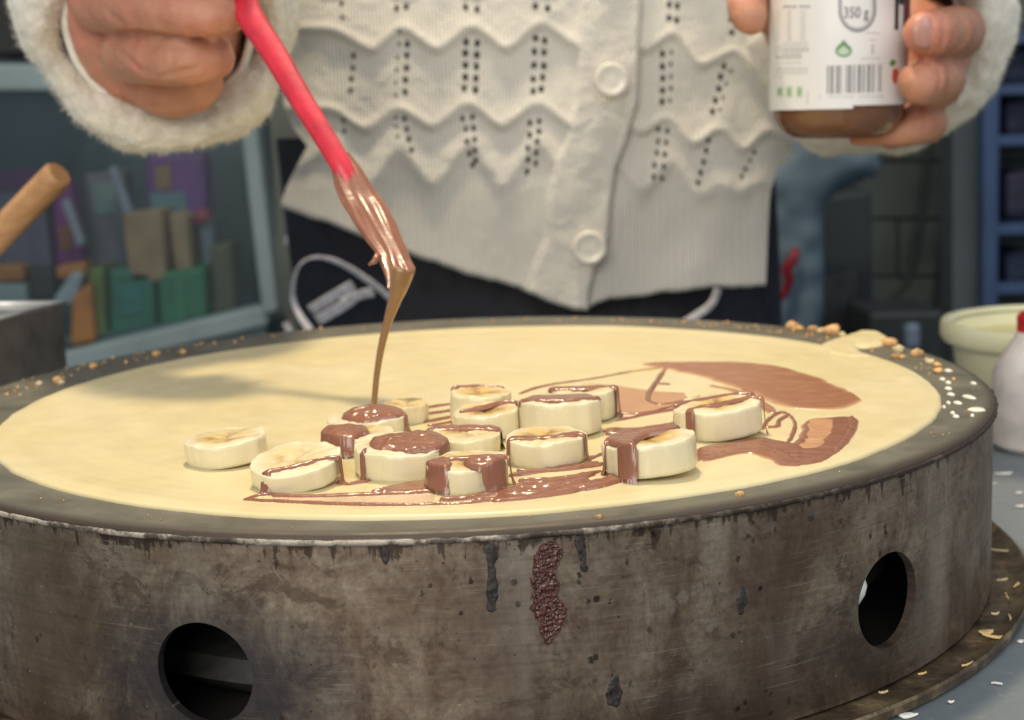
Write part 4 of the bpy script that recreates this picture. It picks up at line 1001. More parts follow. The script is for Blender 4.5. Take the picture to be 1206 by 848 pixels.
# ------------------------------------------------------------------ jar
M_jarchoc = simple('jarred_spread', (.34, .155, .075), .4, .08, 60)
jb = at(986, 163, .162); jt = at(991, -170, .162); zax = Vector(jt-jb).normalized(); yax = Vector((_f[0], _f[1], 0)); yax = (yax-zax*yax.dot(zax)).normalized(); xax = yax.cross(zax)
jar = empty('chocolate_jar', tuple(jb), 'glass jar of chocolate spread with a white printed label, held up in the hand', 'jar')
jar.rotation_euler = Matrix((xax, yax, zax)).transposed().to_euler()
SJ = FPX/((jb-CAM)@_f); RJ = 79.5/SJ; k_ = RJ/.0363
glass = NT('jar_glass').set(col=(.98, .98, .98), rough=.03, trans=1., ior=1.48).m
pj = lambda L: [(r*k_, z*k_) for r, z in L]
lathe('glass', pj([(0, .0005), (.020, .0005), (.0255, .0012), (.0300, .0045), (.0338, .0105), (.0352, .018), (.0355, .03), (.0355, .085), (.033, .094), (.030, .098), (.030, .112),
                   (.0285, .112), (.0285, .098), (.031, .093), (.0337, .084), (.0337, .03), (.0334, .018), (.032, .0115), (.0285, .0065), (.024, .0035), (0, .003)]), glass, jar, 96, local=True)
lathe('spread', pj([(0, .0034), (.0245, .0031), (.0288, .0060), (.0323, .0112), (.0337, .0178), (.0340, .03), (.0340, .075), (0, .076)]), M_jarchoc, jar, 96, local=True)
lathe('lid', pj([(0, .119), (.030, .119), (.0325, .1175), (.033, .115), (.033, .101), (.0312, .1005), (.0305, .101), (.0305, .113), (0, .1135)]), simple('white_lid', (.8, .8, .78), .4), jar, 96, local=True)
M_label = simple('label_paper', (.84, .82, .80), .42, .02, 30, coat=.15)
def ink(n, c): return simple(n, c, .5, .03, 30)
I_gray, I_dark, I_black, I_green, I_lgreen, I_maroon, I_lgray, I_red = ink('grey_ink', (.30, .30, .32)), ink('dark_ink', (.11, .11, .12)), ink('black_ink', (.035, .04, .045)), ink('green_ink', (.13, .30, .10)), ink('pale_green_ink', (.56, .68, .52)), ink('maroon_ink', (.16, .02, .05)), ink('light_grey_ink', (.56, .55, .55)), ink('red_ink', (.62, .10, .05))
RL = .0361*k_
def wrap(pts, lift): return [((RL+lift)*math.sin(x/RL), -(RL+lift)*math.cos(x/RL), z) for x, z in pts]
def cyl_patch(name, x0, x1, z0, z1, mat, lift, parent=None, n=None, top=None):
    n = n or max(2, int((x1-x0)/.002)); pts = []
    for i in range(n+1):
        x = x0+(x1-x0)*i/n; pts += [(x, z0), (x, z1)]
    return obj(name, wrap(pts, lift), [(2*i, 2*i+2, 2*i+3, 2*i+1) for i in range(n)], mat, parent or jar, True, local=True)
c_ = 2*math.pi*RL
lab = cyl_patch('label', -c_/4*1.05, c_/4*3.0, 17.2e-3*k_, .080*k_, M_label, .0, n=120)
cyl_patch('label_overlap', -c_/4*1.1, -.0004, 15.6e-3*k_, .080*k_, M_label, .00018, n=50)
def LX(px, row): 
    """label coordinates of a picture point"""
    d = Vector(ray(px, row)); o = Vector(CAM-jb); dx, dy, ox, oy = d.dot(xax), d.dot(yax), o.dot(xax), o.dot(yax)
    a, b, c = dx*dx+dy*dy, ox*dx+oy*dy, ox*ox+oy*oy-RL*RL; t = (-b-math.sqrt(max(0, b*b-a*c)))/a; p = o+d*t
    return RL*math.atan2(p.dot(xax), -p.dot(yax)), p.dot(zax)
def mark(name, px0, r0, px1, r1, mat, lift=.0003, n=None):
    xa, za = LX(px0, r1); xb, zb = LX(px1, r0); return cyl_patch(name, xa, xb, za, zb, mat, lift, lab, n)
def poly_mark(name, pts, mat, lift=.0003, hole=None):
    bm = bmesh.new(); Q = [LX(*p) for p in pts]
    vs = [bm.verts.new(v) for v in wrap(Q, lift)]
    if hole is None: bm.faces.new(vs)
    else:
        hs = [bm.verts.new(v) for v in wrap([LX(*p) for p in hole], lift)]; n = len(vs)
        for i in range(n): bm.faces.new((vs[i], vs[(i+1) % n], hs[(i+1) % n], hs[i]))
    return bm_obj(name, bm, mat, lab, False, local=True)
def text_mark(s, px, row, hpx, mat, name='lettering'):
    cu = bpy.data.curves.new('t', 'FONT'); cu.body = s; cu.size = hpx/SJ*1.38; cu.align_x = 'CENTER'; cu.resolution_u = 3
    to = bpy.data.objects.new('t', cu); COL.objects.link(to); dg = bpy.context.evaluated_depsgraph_get(); dg.update()
    me = bpy.data.meshes.new_from_object(to.evaluated_get(dg)); bpy.data.objects.remove(to)
    x0, z0 = LX(px, row); co = wrap([(x0+v.co.x*.74, z0+v.co.y) for v in me.vertices], .0005)
    for v, c in zip(me.vertices, co): v.co = c
    me.materials.clear(); me.materials.append(mat); o = bpy.data.objects.new(name, me); COL.objects.link(o); o.parent = lab
    return o
def uring(s, cx=1009.5, top=-30):
    a = [(cx-22*s, top), (cx-22*s, 6)]
    for k in range(0, 19): 
        t = math.pi*k/18; a.append((cx-22*s*math.cos(t), 12+26*s*math.sin(t)))
    a += [(cx+22*s, 6), (cx+22*s, top)]; return a
poly_mark('weight_emblem', uring(1.0), I_gray, .0003, uring(.84)); poly_mark('weight_emblem', [(x, y) for x, y in uring(.78)], I_lgray, .00025, uring(.75))
text_mark('350 g', 1008, 21, 12.5, I_dark)
ccx, ccy = 993.5, 57.5
tri = [(ccx, ccy-11), (ccx+4, ccy-6), (ccx+9, ccy-1), (ccx+9.5, ccy+5), (ccx+5, ccy+9), (ccx, ccy+10), (ccx-5, ccy+9), (ccx-9.5, ccy+5), (ccx-9, ccy-1), (ccx-4, ccy-6)]
poly_mark('green_mark', tri, I_green, .0003, [(ccx+(x-ccx)*.72, ccy+2+(y-ccy)*.55) for x, y in tri]); poly_mark('green_mark', [(ccx+(x-ccx)*.70, ccy+2+(y-ccy)*.53) for x, y in tri], I_lgreen, .0003)
# barcode
x = 974.; r = random.Random(4); seq = [2, 1, 1, 1, 3, 1, 1, 2, 3, 1, 2, 1, 1, 3, 1, 1, 2, 1, 3, 1, 1, 1, 2, 2, 1, 1, 3, 1, 1, 1, 2, 1, 1, 2, 3, 1, 1, 1, 2, 1, 1, 3, 1, 1, 2, 1, 1, 1]
u_ = 65.5/sum(seq)
for i, q in enumerate(seq):
    if i % 2 == 0: mark('barcode_bar', x, 77.5-(x-974)*.035, x+q*u_, 110.5-(x-974)*.035, I_dark, n=1)
    x += q*u_
text_mark('7', 966, 117, 4.5, I_gray)
for px in (977, 982, 987, 992, 997, 1002, 1012, 1017, 1022, 1027, 1032, 1037): mark('small_print', px, 112, px+2.2, 115.5, I_lgray, n=1)
def dash_row(px0, px1, row, h=1.6, mat=I_lgray, gap=1.0):
    x = px0
    while x < px1:
        L = r.uniform(3, 9); mark('small_print', x, row, min(px1, x+L), row+h, mat, n=1); x += L+gap
dash_row(923, 939, 6.5, 2.6, I_gray); dash_row(942, 954, 6.5, 2.6, I_gray)
for k, row in enumerate(np.arange(13, 46, 4.6)):
    for (a, b) in ((914, 919), (928, 932), (943, 949)): mark('small_print', a, row, b, row+2., I_lgray, n=1)
for row in (50, 54, 58, 62.5, 66.5): dash_row(914, 953 if row < 60 else 945, row, 1.9, I_lgray if row < 58 else I_gray)
dash_row(915, 945, 73, 1.6); dash_row(914, 952, 80, 2.); dash_row(914, 952, 84.5, 2.); dash_row(912, 922, 90, 1.6)
for px in (915, 926, 938):
    mark('green_mark', px, 101, px+8, 115, I_lgreen, n=1); mark('green_mark', px+3, 104, px+5, 112, I_green, .0005, n=1)
mark('small_print', 950.5, 108, 952, 123, I_lgray, n=1)
dash_row(1020, 1036, 38, 1.6); dash_row(1024, 1032, 46, 1.6); mark('small_print', 1026, 52, 1029, 64, I_lgray, n=1); dash_row(1014, 1036, 68, 1.6)
mark('brand_letter', 1053, -40, 1059, 35, I_black); mark('brand_letter', 1058.5, -40, 1064.5, 5, I_black)
mark('red_print', 1067, -50, 1076, 15, I_maroon); cyl_patch('red_print', LX(1064, 0)[0], c_/4*1.5, .052*k_, .078*k_, I_maroon, .0003, lab)
poly_mark('printed_leaf', [(1047, 72), (1051, 70), (1055, 72), (1053, 77), (1048, 78)], I_green); poly_mark('printed_berry', [(1051, 82), (1055, 80), (1058, 84), (1058, 96), (1053, 99), (1050, 93)], I_red)

# ------------------------------------------------------------------ things round the griddle
tb = (.352, .275); tub = empty('plastic_tub', (*tb, ZT), 'round cream plastic tub at the right behind the griddle', 'tub'); zr = -.0215
lathe('tub_body', [(0, ZT+.0005), (.053, ZT+.0005), (.056, ZT+.004), (.0625, zr-.004), (.0612, zr-.004), (.054, ZT+.006), (0, ZT+.005)], M_tub, tub, 96, *tb)
lathe('tub_rim', [(.0612, zr-.0125), (.0665, zr-.012), (.0682, zr-.009), (.0682, zr-.002), (.0670, zr), (.0640, zr), (.0618, zr-.003)], M_tub, tub, 96, *tb)
lathe('tub_filling', [(0, zr-.014), (.055, zr-.014), (.0605, zr-.011)], simple('yellow_batter', (.78, .68, .34), .25, .05, 40), tub, 64, *tb)
bp = (.2945, .150); bot = empty('squeeze_bottle', (*bp, ZT), 'small milky plastic bottle with a red cap at the right edge, beside the tub', 'bottle')
lathe('bottle_body', [(0, ZT+.0004), (.020, ZT+.0004), (.0225, ZT+.003), (.0228, ZT+.03), (.0225, ZT+.040), (.0205, ZT+.046), (.0125, ZT+.058), (.0105, ZT+.063), (0, ZT+.063)], M_bottle, bot, 64, *bp)
lathe('cap', [(.0112, ZT+.061), (.0114, ZT+.069), (.0095, ZT+.071), (.004, ZT+.073), (0, ZT+.073)], M_cap, bot, 48, *bp)
# steel container and wooden stick on the left
def steel_box():
    h1 = .0155; B_ = on(78, 357, h1)[:2]; A_ = on(0, 376, h1)[:2]; d1 = (A_-B_)/np.linalg.norm(A_-B_); d2 = np.array([d1[1], -d1[0]]); d2 = d2 if d2[1] > 0 else -d2
    cs_ = [B_, B_+d2*.10, B_+d2*.10+d1*.16, B_+d1*.16]; cen = sum(cs_)/4
    r = empty('steel_container', (cen[0], cen[1], ZT), 'square brushed steel container left of the griddle', 'container')
    bm = bmesh.new(); lo = [bm.verts.new((*p, ZT)) for p in cs_]; hi = [bm.verts.new((*p, h1)) for p in cs_]; bm.faces.new(lo)
    for i in range(4): bm.faces.new((lo[i], lo[(i+1) % 4], hi[(i+1) % 4], hi[i]))
    bmesh.ops.bevel(bm, geom=[e for e in bm.edges if len(e.link_faces) == 2], offset=.005, segments=3, affect='EDGES')
    o = bm_obj('container_wall', bm, M_steel, r, True); autosmooth(o, 35)
    M_b = simple('reflection_steel', (.78, .78, .77), .3, .05, 60, metal=.8)  # paler steel, with the container's bright reflections put into the colour
    lp = [Vector((*(cen+(p-cen)*.985), h1)) for p in cs_]; v, f = sweep(lp+[lp[0], lp[1]], [.0016]*6, 8, cap=False); obj('rolled_rim', v, f, M_b, r)
    lid = [(*(cen+(p-cen)*.96), h1-.0008) for p in cs_]; obj('lid', lid+[(x, y, z-.002) for x, y, z in lid], [(0, 1, 2, 3), (7, 6, 5, 4), (0, 4, 5, 1), (1, 5, 6, 2), (2, 6, 7, 3), (3, 7, 4, 0)], M_b, r, False)  # added flat sheet standing in for the reflecting steel interior
steel_box()
a = at(70, 204, .20); b = at(-75, 352, .235); s = 18/FPX*(((a-CAM)@_f))
V, F = sweep([a+(b-a)*t for t in (-.0, .012, .03, .3, .6, 1.)], [s*.86, s*.97, s, s, s, s], 10); st_ = autosmooth(obj('wooden_stick', V, F, M_wood), 50)
tag(st_, 'round wooden handle resting above the steel container at the left edge', 'handle')

# crumbs, drops and flakes
def lump(name, c, r, mat, seed, sq=(1, 1, .8)):
    bm = bmesh.new(); bmesh.ops.create_icosphere(bm, subdivisions=2, radius=1)
    for v in bm.verts: v.co *= 1+.38*mn.noise(v.co*1.7+Vector((seed, 0, 0)))+.18*mn.noise(v.co*4+Vector((0, seed, 0)))
    bmesh.ops.scale(bm, vec=[r*q for q in sq], verts=bm.verts); bmesh.ops.translate(bm, vec=c, verts=bm.verts); return bm_obj(name, bm, mat)
def px_size(p): return FPX/((np.array(p)-CAM)@_f)
ZPL = .0020
for i, (px, py, rp, lab) in enumerate([(988, 389, 12, 'big toasted crumb on the back rim of the griddle, largest of the row'), (938, 384, 9, 'flattish pale crumb at the left end of the crumbs on the back rim'), (966, 387, 7, None), (975, 389, 6, None), (948, 386, 5, None),
                             (1054, 404, 10, None), (1058, 412, 8, None), (1055, 420, 6, None), (1080, 417, 9, 'orange-brown crumb sitting alone between two clusters on the right back rim'), (1096, 427, 6, None), (1104, 430, 6, None), (1105, 437, 7, None), (1092, 424, 4, None), (1063, 421, 5, None), (1044, 403, 7, None), (1002, 393, 5, None),
                             (184, 417, 6, None), (68, 448, 7, None), (72, 451, 5, None), (110, 431, 6, None), (215, 415, 5, None), (46, 452, 5, None)]):
    rp = rp*.82; z = ZPL+rp*.0003; p = on(px, py+rp*.4, ZPL); r_ = rp/px_size(p); p[2] += r_*.5
    R_p = math.hypot(p[0], p[1])
    if R_p > .203: p[:2] *= .203/R_p
    o = lump('crumb', p, r_, M_crumb if i % 3 or i < 2 else M_pale, i*3.7, (1.1, .9, .75))
    tag(o, lab or 'small toasted crumb scattered on the far rim of the griddle plate', 'crumb', 'toasted crumbs on the far rim of the griddle')
for px, py, rp, lab in ((871, 584, 5.5, 'small orange crumb on the front rim of the griddle, right of the middle'), (712, 616, 5, 'tiny red-brown crumb at the front edge of the griddle, above the dark drip')):
    p = on(px, py+2, .0014); q = math.hypot(p[0], p[1]); 
    if q > .2062: p[:2] *= .2062/q
    r_ = rp/px_size(p); p[2] += r_*.6; tag(lump('crumb', p, r_, M_crumb, px), lab, 'crumb', 'crumbs on the front rim')
V = []; F = []
for i in range(240):                                           # fine crumbs strewn round the far rim
    a = random.choice([random.gauss(.75, .22), random.gauss(2.62, .28), random.uniform(.1, 3.0), random.uniform(-2.8, 0)]) if i < 200 else random.uniform(-3.1, 3.1)
    rr = random.uniform(.186, .2045); c = Vector((rr*math.cos(a), rr*math.sin(a), ZPL+.0003)); 
    if math.hypot(c.x-CX, c.y-CY) < CR+.001: continue
    b = len(V); s = random.uniform(.0003, .0011)*(1 if math.sin(a) > -.2 else .35)
    for d in ((1, 0, 0), (-1, 0, 0), (0, 1, 0), (0, -1, 0), (0, 0, 1), (0, 0, -1)): V.append(c+Vector(d)*s*random.uniform(.6, 1.3))
    F += [tuple(b+k for k in q) for q in ((0, 2, 4), (2, 1, 4), (1, 3, 4), (3, 0, 4), (2, 0, 5), (1, 2, 5), (3, 1, 5), (0, 3, 5))]
tag(obj('fine_crumbs', V, F, M_crumb), 'fine toasted crumbs strewn along the griddle rim', 'crumbs', kind='stuff')
for i, (px, py, rx, ry) in enumerate([(1157, 483, 12, 4), (1141, 468, 6, 4.5), (1128, 475, 5, 2.8), (1120, 465, 5, 2.6), (1117, 458, 5, 2.4), (1117, 451, 4, 2.2), (1110, 447, 4, 2.2), (1117, 437, 5, 2.2), (1122, 487, 3.5, 2), (1126, 491, 4.5, 2.2), (1117, 475, 3, 2), (1112, 480, 2.5, 2), (1152, 452, 3, 2), (1163, 491, 3, 1.6)]):
    rx, ry = rx*.85, ry*.75; p = on(px, py, ZPL); q = math.hypot(*p[:2]); p[:2] *= min(1, .2035/q); sc = px_size(p)
    bm = bmesh.new(); bmesh.ops.create_uvsphere(bm, u_segments=18, v_segments=10, radius=1)
    for v in bm.verts: v.co.x *= 1+.18*mn.noise((v.co.y*2, i*3, 0)); v.co.y *= 1+.15*mn.noise((v.co.x*2, i, 4))
    bmesh.ops.scale(bm, vec=(rx/sc, ry/sc/.22*.8, .0009), verts=bm.verts); bmesh.ops.rotate(bm, cent=(0, 0, 0), matrix=Matrix.Rotation(random.uniform(-.3, .3), 3, 'Z'), verts=bm.verts)
    bmesh.ops.translate(bm, vec=p, verts=bm.verts)
    tag(bm_obj('batter_drop', bm, M_drop), 'largest white batter drop, long and flat, at the right edge of the griddle' if i == 0 else 'plump white batter drop beside the long flat one on the right rim' if i == 1 else 'small white batter drop on the right rim of the griddle plate', 'drop', 'batter drops on the right rim')
def flake(name, px, py, Z, L, Wd, mat, rot, lab, grp, curl=None):
    fr = random.Random(px*31+py); curl = fr.choice([-1, 1, .4])*.00022 if curl is None else curl; ja, jb_ = fr.uniform(-.5, .5), fr.uniform(.6, 1.4); L = L*fr.uniform(.65, 1.05)
    p = on(px, py, Z); V = []; F = []; n, m = 9, 5
    for i in range(n):
        for j in range(m):
            u = -1+2*i/(n-1); v = -1+2*j/(m-1); wd = Wd*math.sqrt(max(.02, 1-u*u)); x, y = u*L, v*wd*(1+ja*u)*jb_+ja*L*.3*u*u
            V.append((p[0]+x*math.cos(rot)-y*math.sin(rot), p[1]+x*math.sin(rot)+y*math.cos(rot), p[2]+.0006+curl*(u*u)+.0005*(1-v*v)+.0003*mn.noise((u*2, v*2, px))))
    for i in range(n-1):
        for j in range(m-1): F.append((i*m+j, (i+1)*m+j, (i+1)*m+j+1, i*m+j+1))
    o = obj(name, V, F, mat); md = o.modifiers.new('t', 'SOLIDIFY'); md.thickness = .0005; return tag(o, lab, 'flake', grp)
ZP = ZT+.0022
flake('straw_flake', 1161, 746, ZP, .0034, .0016, M_husk, .25, 'curved tan flake in the pan right of the griddle, upper of a pair', 'tan flakes in the pan')
flake('straw_flake', 1172, 752, ZP, .0040, .0017, M_husk, -.35, 'curved tan flake in the pan right of the griddle, lower of a pair', 'tan flakes in the pan')
for i, (px, py, L, rot) in enumerate([(1180, 685, .0030, .3), (1186, 705, .0055, 1.4), (1190, 730, .004, 1.3), (1160, 775, .0022, 1.1), (1172, 725, .0016, .2), (1140, 785, .0028, .6), (1175, 650, .004, -.5), (1086, 796, .002, .4), (1040, 818, .0018, .3), (1198, 690, .003, 1.)]):
    flake('straw_flake', px, py, ZP, L, .0006, M_husk if i % 2 else M_pale, rot, 'thin straw-like flake lying in the pan beside the drum', 'thin flakes in the pan')
for i, (px, py, L, rot, lab) in enumerate([(1132, 800, .0026, .3, 'white flake lying against the pan edge on the counter'), (1174, 807, .0017, -.4, None), (1079, 818, .0024, .2, None), (1201, 598, .0030, .2, 'white flake on the counter at the right edge, lower of two'), (1182, 559, .0048, .1, 'long white flake on the counter just right of the drum top'), (1200, 582, .0022, .2, None), (1202, 757, .002, .5, None), (1069, 844, .003, .05, None), (1120, 829, .0012, .1, None), (1040, 847, .002, .1, None), (1172, 571, .0012, 0, None)]):
    flake('white_flake', px, py, ZT, L, L*.5, M_white, rot, lab or 'small white flake scattered on the grey counter', 'white flakes on the counter')

# ------------------------------------------------------------------ background, left: glass case with packets
YB = 1.2
M_frame = simple('grey_blue_metal', (.27, .36, .40), .5, .08, 8)
M_case = simple('dark_case', (.055, .085, .10), .8, .2, 6)
M_wallc = simple('pale_column', (.17, .19, .18), .8, .15, 8)
case = empty('display_case', tuple(at(200, 420, YB)), 'grey-blue framed display case of packets behind the griddle on the left', 'display case')
slab('sill', [(60, 419), (305, 361), (318, 366), (314, 384), (60, 443)], YB, .05, M_frame, case)
slab('frame_post', [(277, 100), (297, 100), (327, 366), (309, 372)], YB-.004, .05, M_frame, case)
slab('shelf_rail', [(-60, 74), (75, 76), (75, 107), (-60, 107)], YB, .05, M_frame, case)
slab('frame_post', [(-140, -60), (-110, -60), (-100, 460), (-130, 460)], YB-.004, .05, M_frame, case)
slab('back_panel', [(-170, -120), (330, -120), (340, 460), (-170, 470)], YB+.34, .02, M_case, case)
slab('shelf', [(-60, 415), (300, 366), (300, 380), (-60, 430)], YB+.05, .27, M_case, case)
slab('case_base', [(-140, 462), (60, 444), (314, 385), (330, 700), (-140, 740)], YB+.002, .30, M_case, case)
def pkt(name, poly, Y, depth, col, lab, cat, rough=.45, extra=(), var=.12):
    xs = sum(p[0] for p in poly)/len(poly); ys = max(p[1] for p in poly); r = empty(name, tuple(at(xs, ys, Y)), lab, cat)
    col = tuple(min(.6, c*1.45) for c in col); slab('wrapper' if cat == 'packet' else 'body', poly, Y, depth, simple(name+'_m', col, rough, var, 25, .3, 60), r, .006)
    for nm, pl, c in extra: slab(nm, pl, Y-.003, .006, simple(nm+'_m', c, rough, .1, 30), r, .001)
    return r
pkt('snack_packet', [(-20, 205), (48, 203), (62, 318), (-20, 322)], 1.32, .05, (.075, .065, .105), 'dim lavender packet with a purple header at the far left of the case', 'packet', extra=(('header', [(-18, 200), (46, 198), (48, 222), (-18, 226)], (.12, .012, .11)),))
pkt('snack_packet', [(62, 240), (82, 212), (98, 310), (80, 320), (66, 316)], 1.30, .04, (.14, .012, .13), 'narrow magenta packet with an orange spot beside the wooden handle', 'packet', extra=(('panel', [(68, 268), (82, 264), (86, 292), (72, 296)], (.30, .09, .02)),))
pkt('snack_packet', [(98, 205), (146, 200), (152, 322), (112, 325)], 1.34, .05, (.085, .075, .10), 'grey-lilac packet with a pale green label between the purple packets', 'packet', extra=(('panel', [(108, 216), (134, 214), (138, 252), (112, 254)], (.14, .20, .19)),))
pkt('snack_packet', [(170, 184), (240, 180), (246, 300), (176, 306)], 1.33, .05, (.085, .018, .13), 'deep purple packet with an orange and teal picture behind the brown cartons', 'packet', extra=(('panel', [(176, 228), (218, 226), (220, 250), (178, 252)], (.10, .19, .22)), ('picture', [(182, 198), (200, 194), (202, 222), (184, 226)], (.20, .11, .05))))
pkt('brown_carton', [(143, 252), (190, 246), (196, 330), (152, 337)], 1.25, .07, (.24, .15, .085), 'plain brown cardboard carton, the wider of two on the green boxes', 'carton', .8)
pkt('brown_carton', [(198, 250), (220, 254), (226, 320), (206, 325)], 1.27, .07, (.25, .165, .10), 'plain brown cardboard carton, the narrower of two on the green boxes', 'carton', .8)
pkt('green_box', [(102, 316), (122, 314), (126, 400), (106, 405)], 1.25, .08, (.085, .115, .022), 'olive green box at the left end of the green boxes', 'box')
pkt('green_box', [(127, 316), (180, 318), (184, 385), (130, 398)], 1.25, .08, (.018, .10, .062), 'dark teal green box in the middle of the green boxes', 'box', extra=(('panel', [(136, 336), (168, 336), (170, 368), (138, 374)], (.03, .16, .14)),))
pkt('green_box', [(185, 322), (240, 314), (244, 372), (188, 386)], 1.25, .08, (.022, .115, .055), 'brighter green box at the right end of the green boxes', 'box', extra=(('panel', [(206, 330), (216, 329), (220, 376), (209, 379)], (.05, .19, .10)),))
pkt('orange_jar', [(84, 350), (106, 332), (112, 402), (82, 408)], 1.23, .06, (.40, .13, .02), 'orange and brown jar beside the steel container', 'jar')
pkt('silver_bag', [(62, 352), (84, 320), (98, 322), (88, 358), (66, 362)], 1.24, .04, (.22, .25, .28), 'crumpled silver bag above the steel container', 'bag')
pkt('dark_bottle', [(30, 318), (62, 316), (64, 352), (34, 356)], 1.26, .05, (.016, .012, .012), 'dark brown bottle above the steel container', 'bottle')
pkt('orange_packet', [(-10, 312), (26, 312), (28, 332), (-10, 334)], 1.25, .04, (.24, .09, .02), 'small orange packet at the left edge of the case', 'packet')
pkt('pale_box', [(-10, 334), (30, 334), (34, 372), (-10, 376)], 1.25, .06, (.16, .19, .20), 'pale grey box at the left edge behind the steel container', 'box')
pkt('olive_box', [(246, 290), (272, 284), (278, 364), (250, 372)], 1.28, .06, (.075, .062, .042), 'dull olive carton by the frame post', 'carton')
pkt('glass_bottle', [(232, 258), (250, 255), (256, 330), (240, 335)], 1.30, .04, (.09, .11, .13), 'greyish bottle right of the brown cartons', 'bottle')
pkt('red_sachet', [(226, 248), (246, 246), (247, 262), (228, 264)], 1.29, .02, (.20, .02, .04), 'small red sachet leaning by the deep purple packet', 'sachet')
pkt('orange_packet', [(64, 314), (100, 308), (102, 326), (66, 330)], 1.25, .04, (.30, .10, .02), 'orange packet lying over the silver bag', 'packet')
pkt('clear_tube', [(126, 196), (136, 196), (156, 252), (146, 254)], 1.28, .02, (.16, .17, .22), 'slanting pale tube in front of the grey-lilac packet', 'tube')
pkt('clear_tube', [(70, 236), (80, 234), (100, 288), (90, 292)], 1.26, .02, (.18, .18, .22), 'slanting pale tube in front of the narrow magenta packet', 'tube')
pkt('black_tin', [(-10, -40), (28, -40), (32, 66), (-10, 68)], 1.30, .08, (.010, .010, .012), 'black tin on the upper shelf at the top left corner', 'tin')
pkt('dark_box', [(36, -40), (88, -40), (88, 70), (38, 70)], 1.33, .08, (.05, .06, .062), 'dark grey box on the upper shelf behind the fleece cuff', 'box')
tp = NT('case_glass'); t_ = tp.t; tr = tp.n('ShaderNodeBsdfTransparent'); tr.inputs[0].default_value = (.86, .92, .94, 1); gl = tp.n('ShaderNodeBsdfGlossy'); gl.inputs['Roughness'].default_value = .18
veil = tp.n('ShaderNodeBsdfDiffuse'); veil.inputs[0].default_value = (.45, .55, .62, 1); m2 = tp.n('ShaderNodeMixShader'); m2.inputs[0].default_value = .03; tp.l(tr.outputs[0], m2.inputs[1]); tp.l(veil.outputs[0], m2.inputs[2])  # bluish diffuse share paints a haze over the goods behind
mx = tp.n('ShaderNodeMixShader'); mx.inputs[0].default_value = .025; tp.l(m2.outputs[0], mx.inputs[1]); tp.l(gl.outputs[0], mx.inputs[2]); tp.l(mx.outputs[0], t_.nodes['Material Output'].inputs['Surface'])
slab('glass_pane', [(-105, 108), (286, 108), (313, 364), (-100, 440)], YB+.012, .004, tp.m, case, 0)
o = slab('column', [(300, -160), (420, -160), (420, 480), (335, 480)], 1.36, .20, M_wallc); tag(o, 'pale grey-green column behind the person on the left', 'column')
# ------------------------------------------------------------------ background, right
M_tile = simple('grey_green_tile', (.085, .105, .102), .55, .15, 10)
wall = empty('tiled_wall', tuple(at(1000, 420, 1.6)), 'dim grey-green tiled wall behind the person on the right', 'wall')
slab('grout', [(240, -300), (1300, -300), (1300, 640), (240, 640)], 1.612, .05, simple('grout', (.045, .055, .055), .9, .1, 10), wall, 0)
for r_i in range(9):
    for c_i in range(9):
        x0 = 330+c_i*104+(52 if r_i % 2 else 0); y0 = -150+r_i*68
        slab('tile', [(x0+1.5, y0+1.5), (x0+102.5, y0+1.5), (x0+102.5, y0+66.5), (x0+1.5, y0+66.5)], 1.602+.002*random.random(), .012, M_tile, wall, .002)
M_blue = simple('blue_grey_sheet', (.12, .18, .24), .55, .07, 7)
def drape(name, poly, Y, mat, lab, cat, amp=.005):
    P = np.array([at(x, y, Y) for x, y in poly]); q = P[:, [0, 2]]; x0, z0 = q.min(0); x1, z1 = q.max(0)
    X_, Z_ = np.meshgrid(np.arange(x0, x1, .004), np.arange(z0, z1, .004)); ins = inpoly(X_, Z_, q); f = blur(ins.astype(float), 3)
    Yy = Y-.05*np.sqrt(np.clip(f*1.3-.3, 0, 1))+amp*2*vnoise(X_, Z_*.5, .045, 3)+amp*vnoise(X_, Z_, .02, 8)
    Pm = np.stack([X_, Yy, Z_], -1); V, F = grid_mesh(Pm, ins[:-1, :-1]); o = fast(name, V, F, mat); md = o.modifiers.new('t', 'SOLIDIFY'); md.thickness = .003; md.offset = 1
    return tag(o, lab, cat)
drape('plastic_sheet', [(880, 205), (940, 150), (1010, 165), (1030, 200), (990, 215), (960, 235), (960, 300), (950, 640), (860, 640), (870, 300)], 1.15, M_blue, 'crumpled blue-grey plastic sheet hanging beside the cardigan', 'plastic sheet')
ap = empty('dark_machine', tuple(at(995, 420, 1.25)), 'dark boxy machine behind the griddle right of the blue sheet', 'machine')
slab('machine_body', [(950, 232), (1028, 222), (1034, 660), (948, 660)], 1.25, .18, simple('machine_m', (.030, .042, .052), .6, .2, 6), ap, .008)
slab('machine_panel', [(958, 330), (1010, 318), (1014, 392), (960, 396)], 1.244, .01, simple('machine_panel_m', (.055, .052, .055), .6), ap, .002)
V, F = sweep(spline([at(x, y, 1.08) for x, y in ((938, 292), (934, 305), (926, 318), (930, 330), (923, 348), (919, 354))], 6), [.004, .0065, .007, .006, .004, .003], 10)
tag(obj('red_clip', V, F, simple('red_clip_m', (.25, .008, .02), .4)), 'small dark red clip on the blue-grey sheet', 'clip')
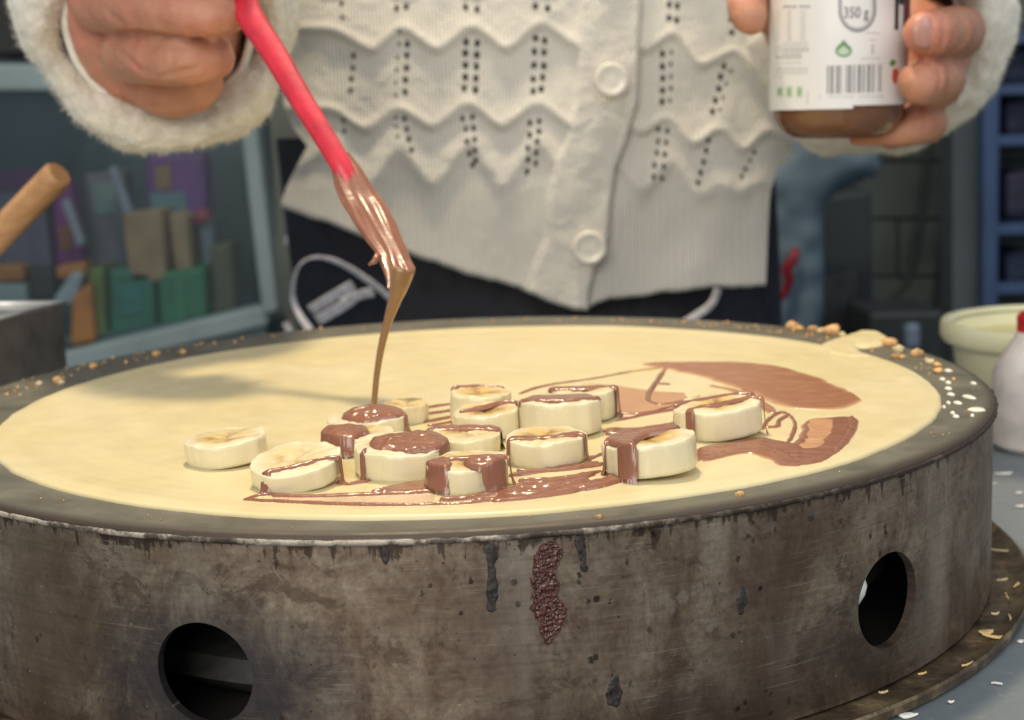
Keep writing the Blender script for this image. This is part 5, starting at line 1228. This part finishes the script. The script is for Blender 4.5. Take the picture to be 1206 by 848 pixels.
V, F = sweep(spline([at(x, y, 1.5) for x, y in ((1100, 120), (1094, 180), (1086, 250), (1078, 300), (1068, 330), (1052, 352), (1040, 372))], 40), [.006]*40, 10)
tag(obj('cable', V, F, simple('cable_m', (.018, .03, .032), .5)), 'thick dark cable hanging down the tiled wall', 'cable')
o = slab('slate_post', [(1122, -100), (1166, -100), (1162, 660), (1122, 660)], 1.42, .06, simple('slate_m', (.095, .120, .145), .6, .1, 6)); tag(o, 'slate grey upright post left of the blue rack', 'post')
rk = empty('blue_rack', tuple(at(1190, 380, 1.38)), 'blue metal rack at the right edge with dark goods on it', 'rack')
M_bl = simple('blue_enamel', (.055, .105, .235), .5, .1, 10)
slab('rack_post', [(1160, -100), (1180, -100), (1175, 400), (1158, 400)], 1.38, .03, M_bl, rk)
slab('rack_back', [(1170, -100), (1330, -100), (1330, 700), (1170, 700)], 1.62, .02, simple('rack_back_m', (.012, .018, .042), .8), rk)
slab('rack_foot', [(1158, 400), (1176, 400), (1176, 700), (1158, 700)], 1.381, .028, M_bl, rk)
for y in (40, 100, 160, 265, 335): slab('rack_shelf', [(1172, y), (1330, y-4), (1330, y+9), (1172, y+12)], 1.385, .20, M_bl, rk, .002)
for i, (x, y, h, wh) in enumerate([(1182, 72, 34, 'top shelf'), (1184, 132, 38, 'second shelf'), (1184, 228, 50, 'tall third shelf'), (1184, 308, 34, 'lowest shelf')]):
    o = slab('dark_parcel', [(x, y-h+24), (x+34, y-h+18), (x+36, y+26), (x, y+30)], 1.42, .10, simple('parcel_m', (.022+.006*(i % 3), .034, .078), .7), None, .014); tag(o, 'dark navy parcel on the %s of the blue rack' % wh, 'parcel', 'dark parcels on the blue rack')
pkt('blue_tag', [(1068, 383), (1085, 381), (1085, 412), (1068, 412)], 1.0, .02, (.10, .14, .20), 'small blue-grey tag box between the machine and the tub', 'box')
pkt('dark_crate', [(1024, 368), (1112, 366), (1116, 620), (1024, 620)], 1.1, .12, (.018, .022, .026), 'dark crate behind the right rim of the griddle', 'crate')
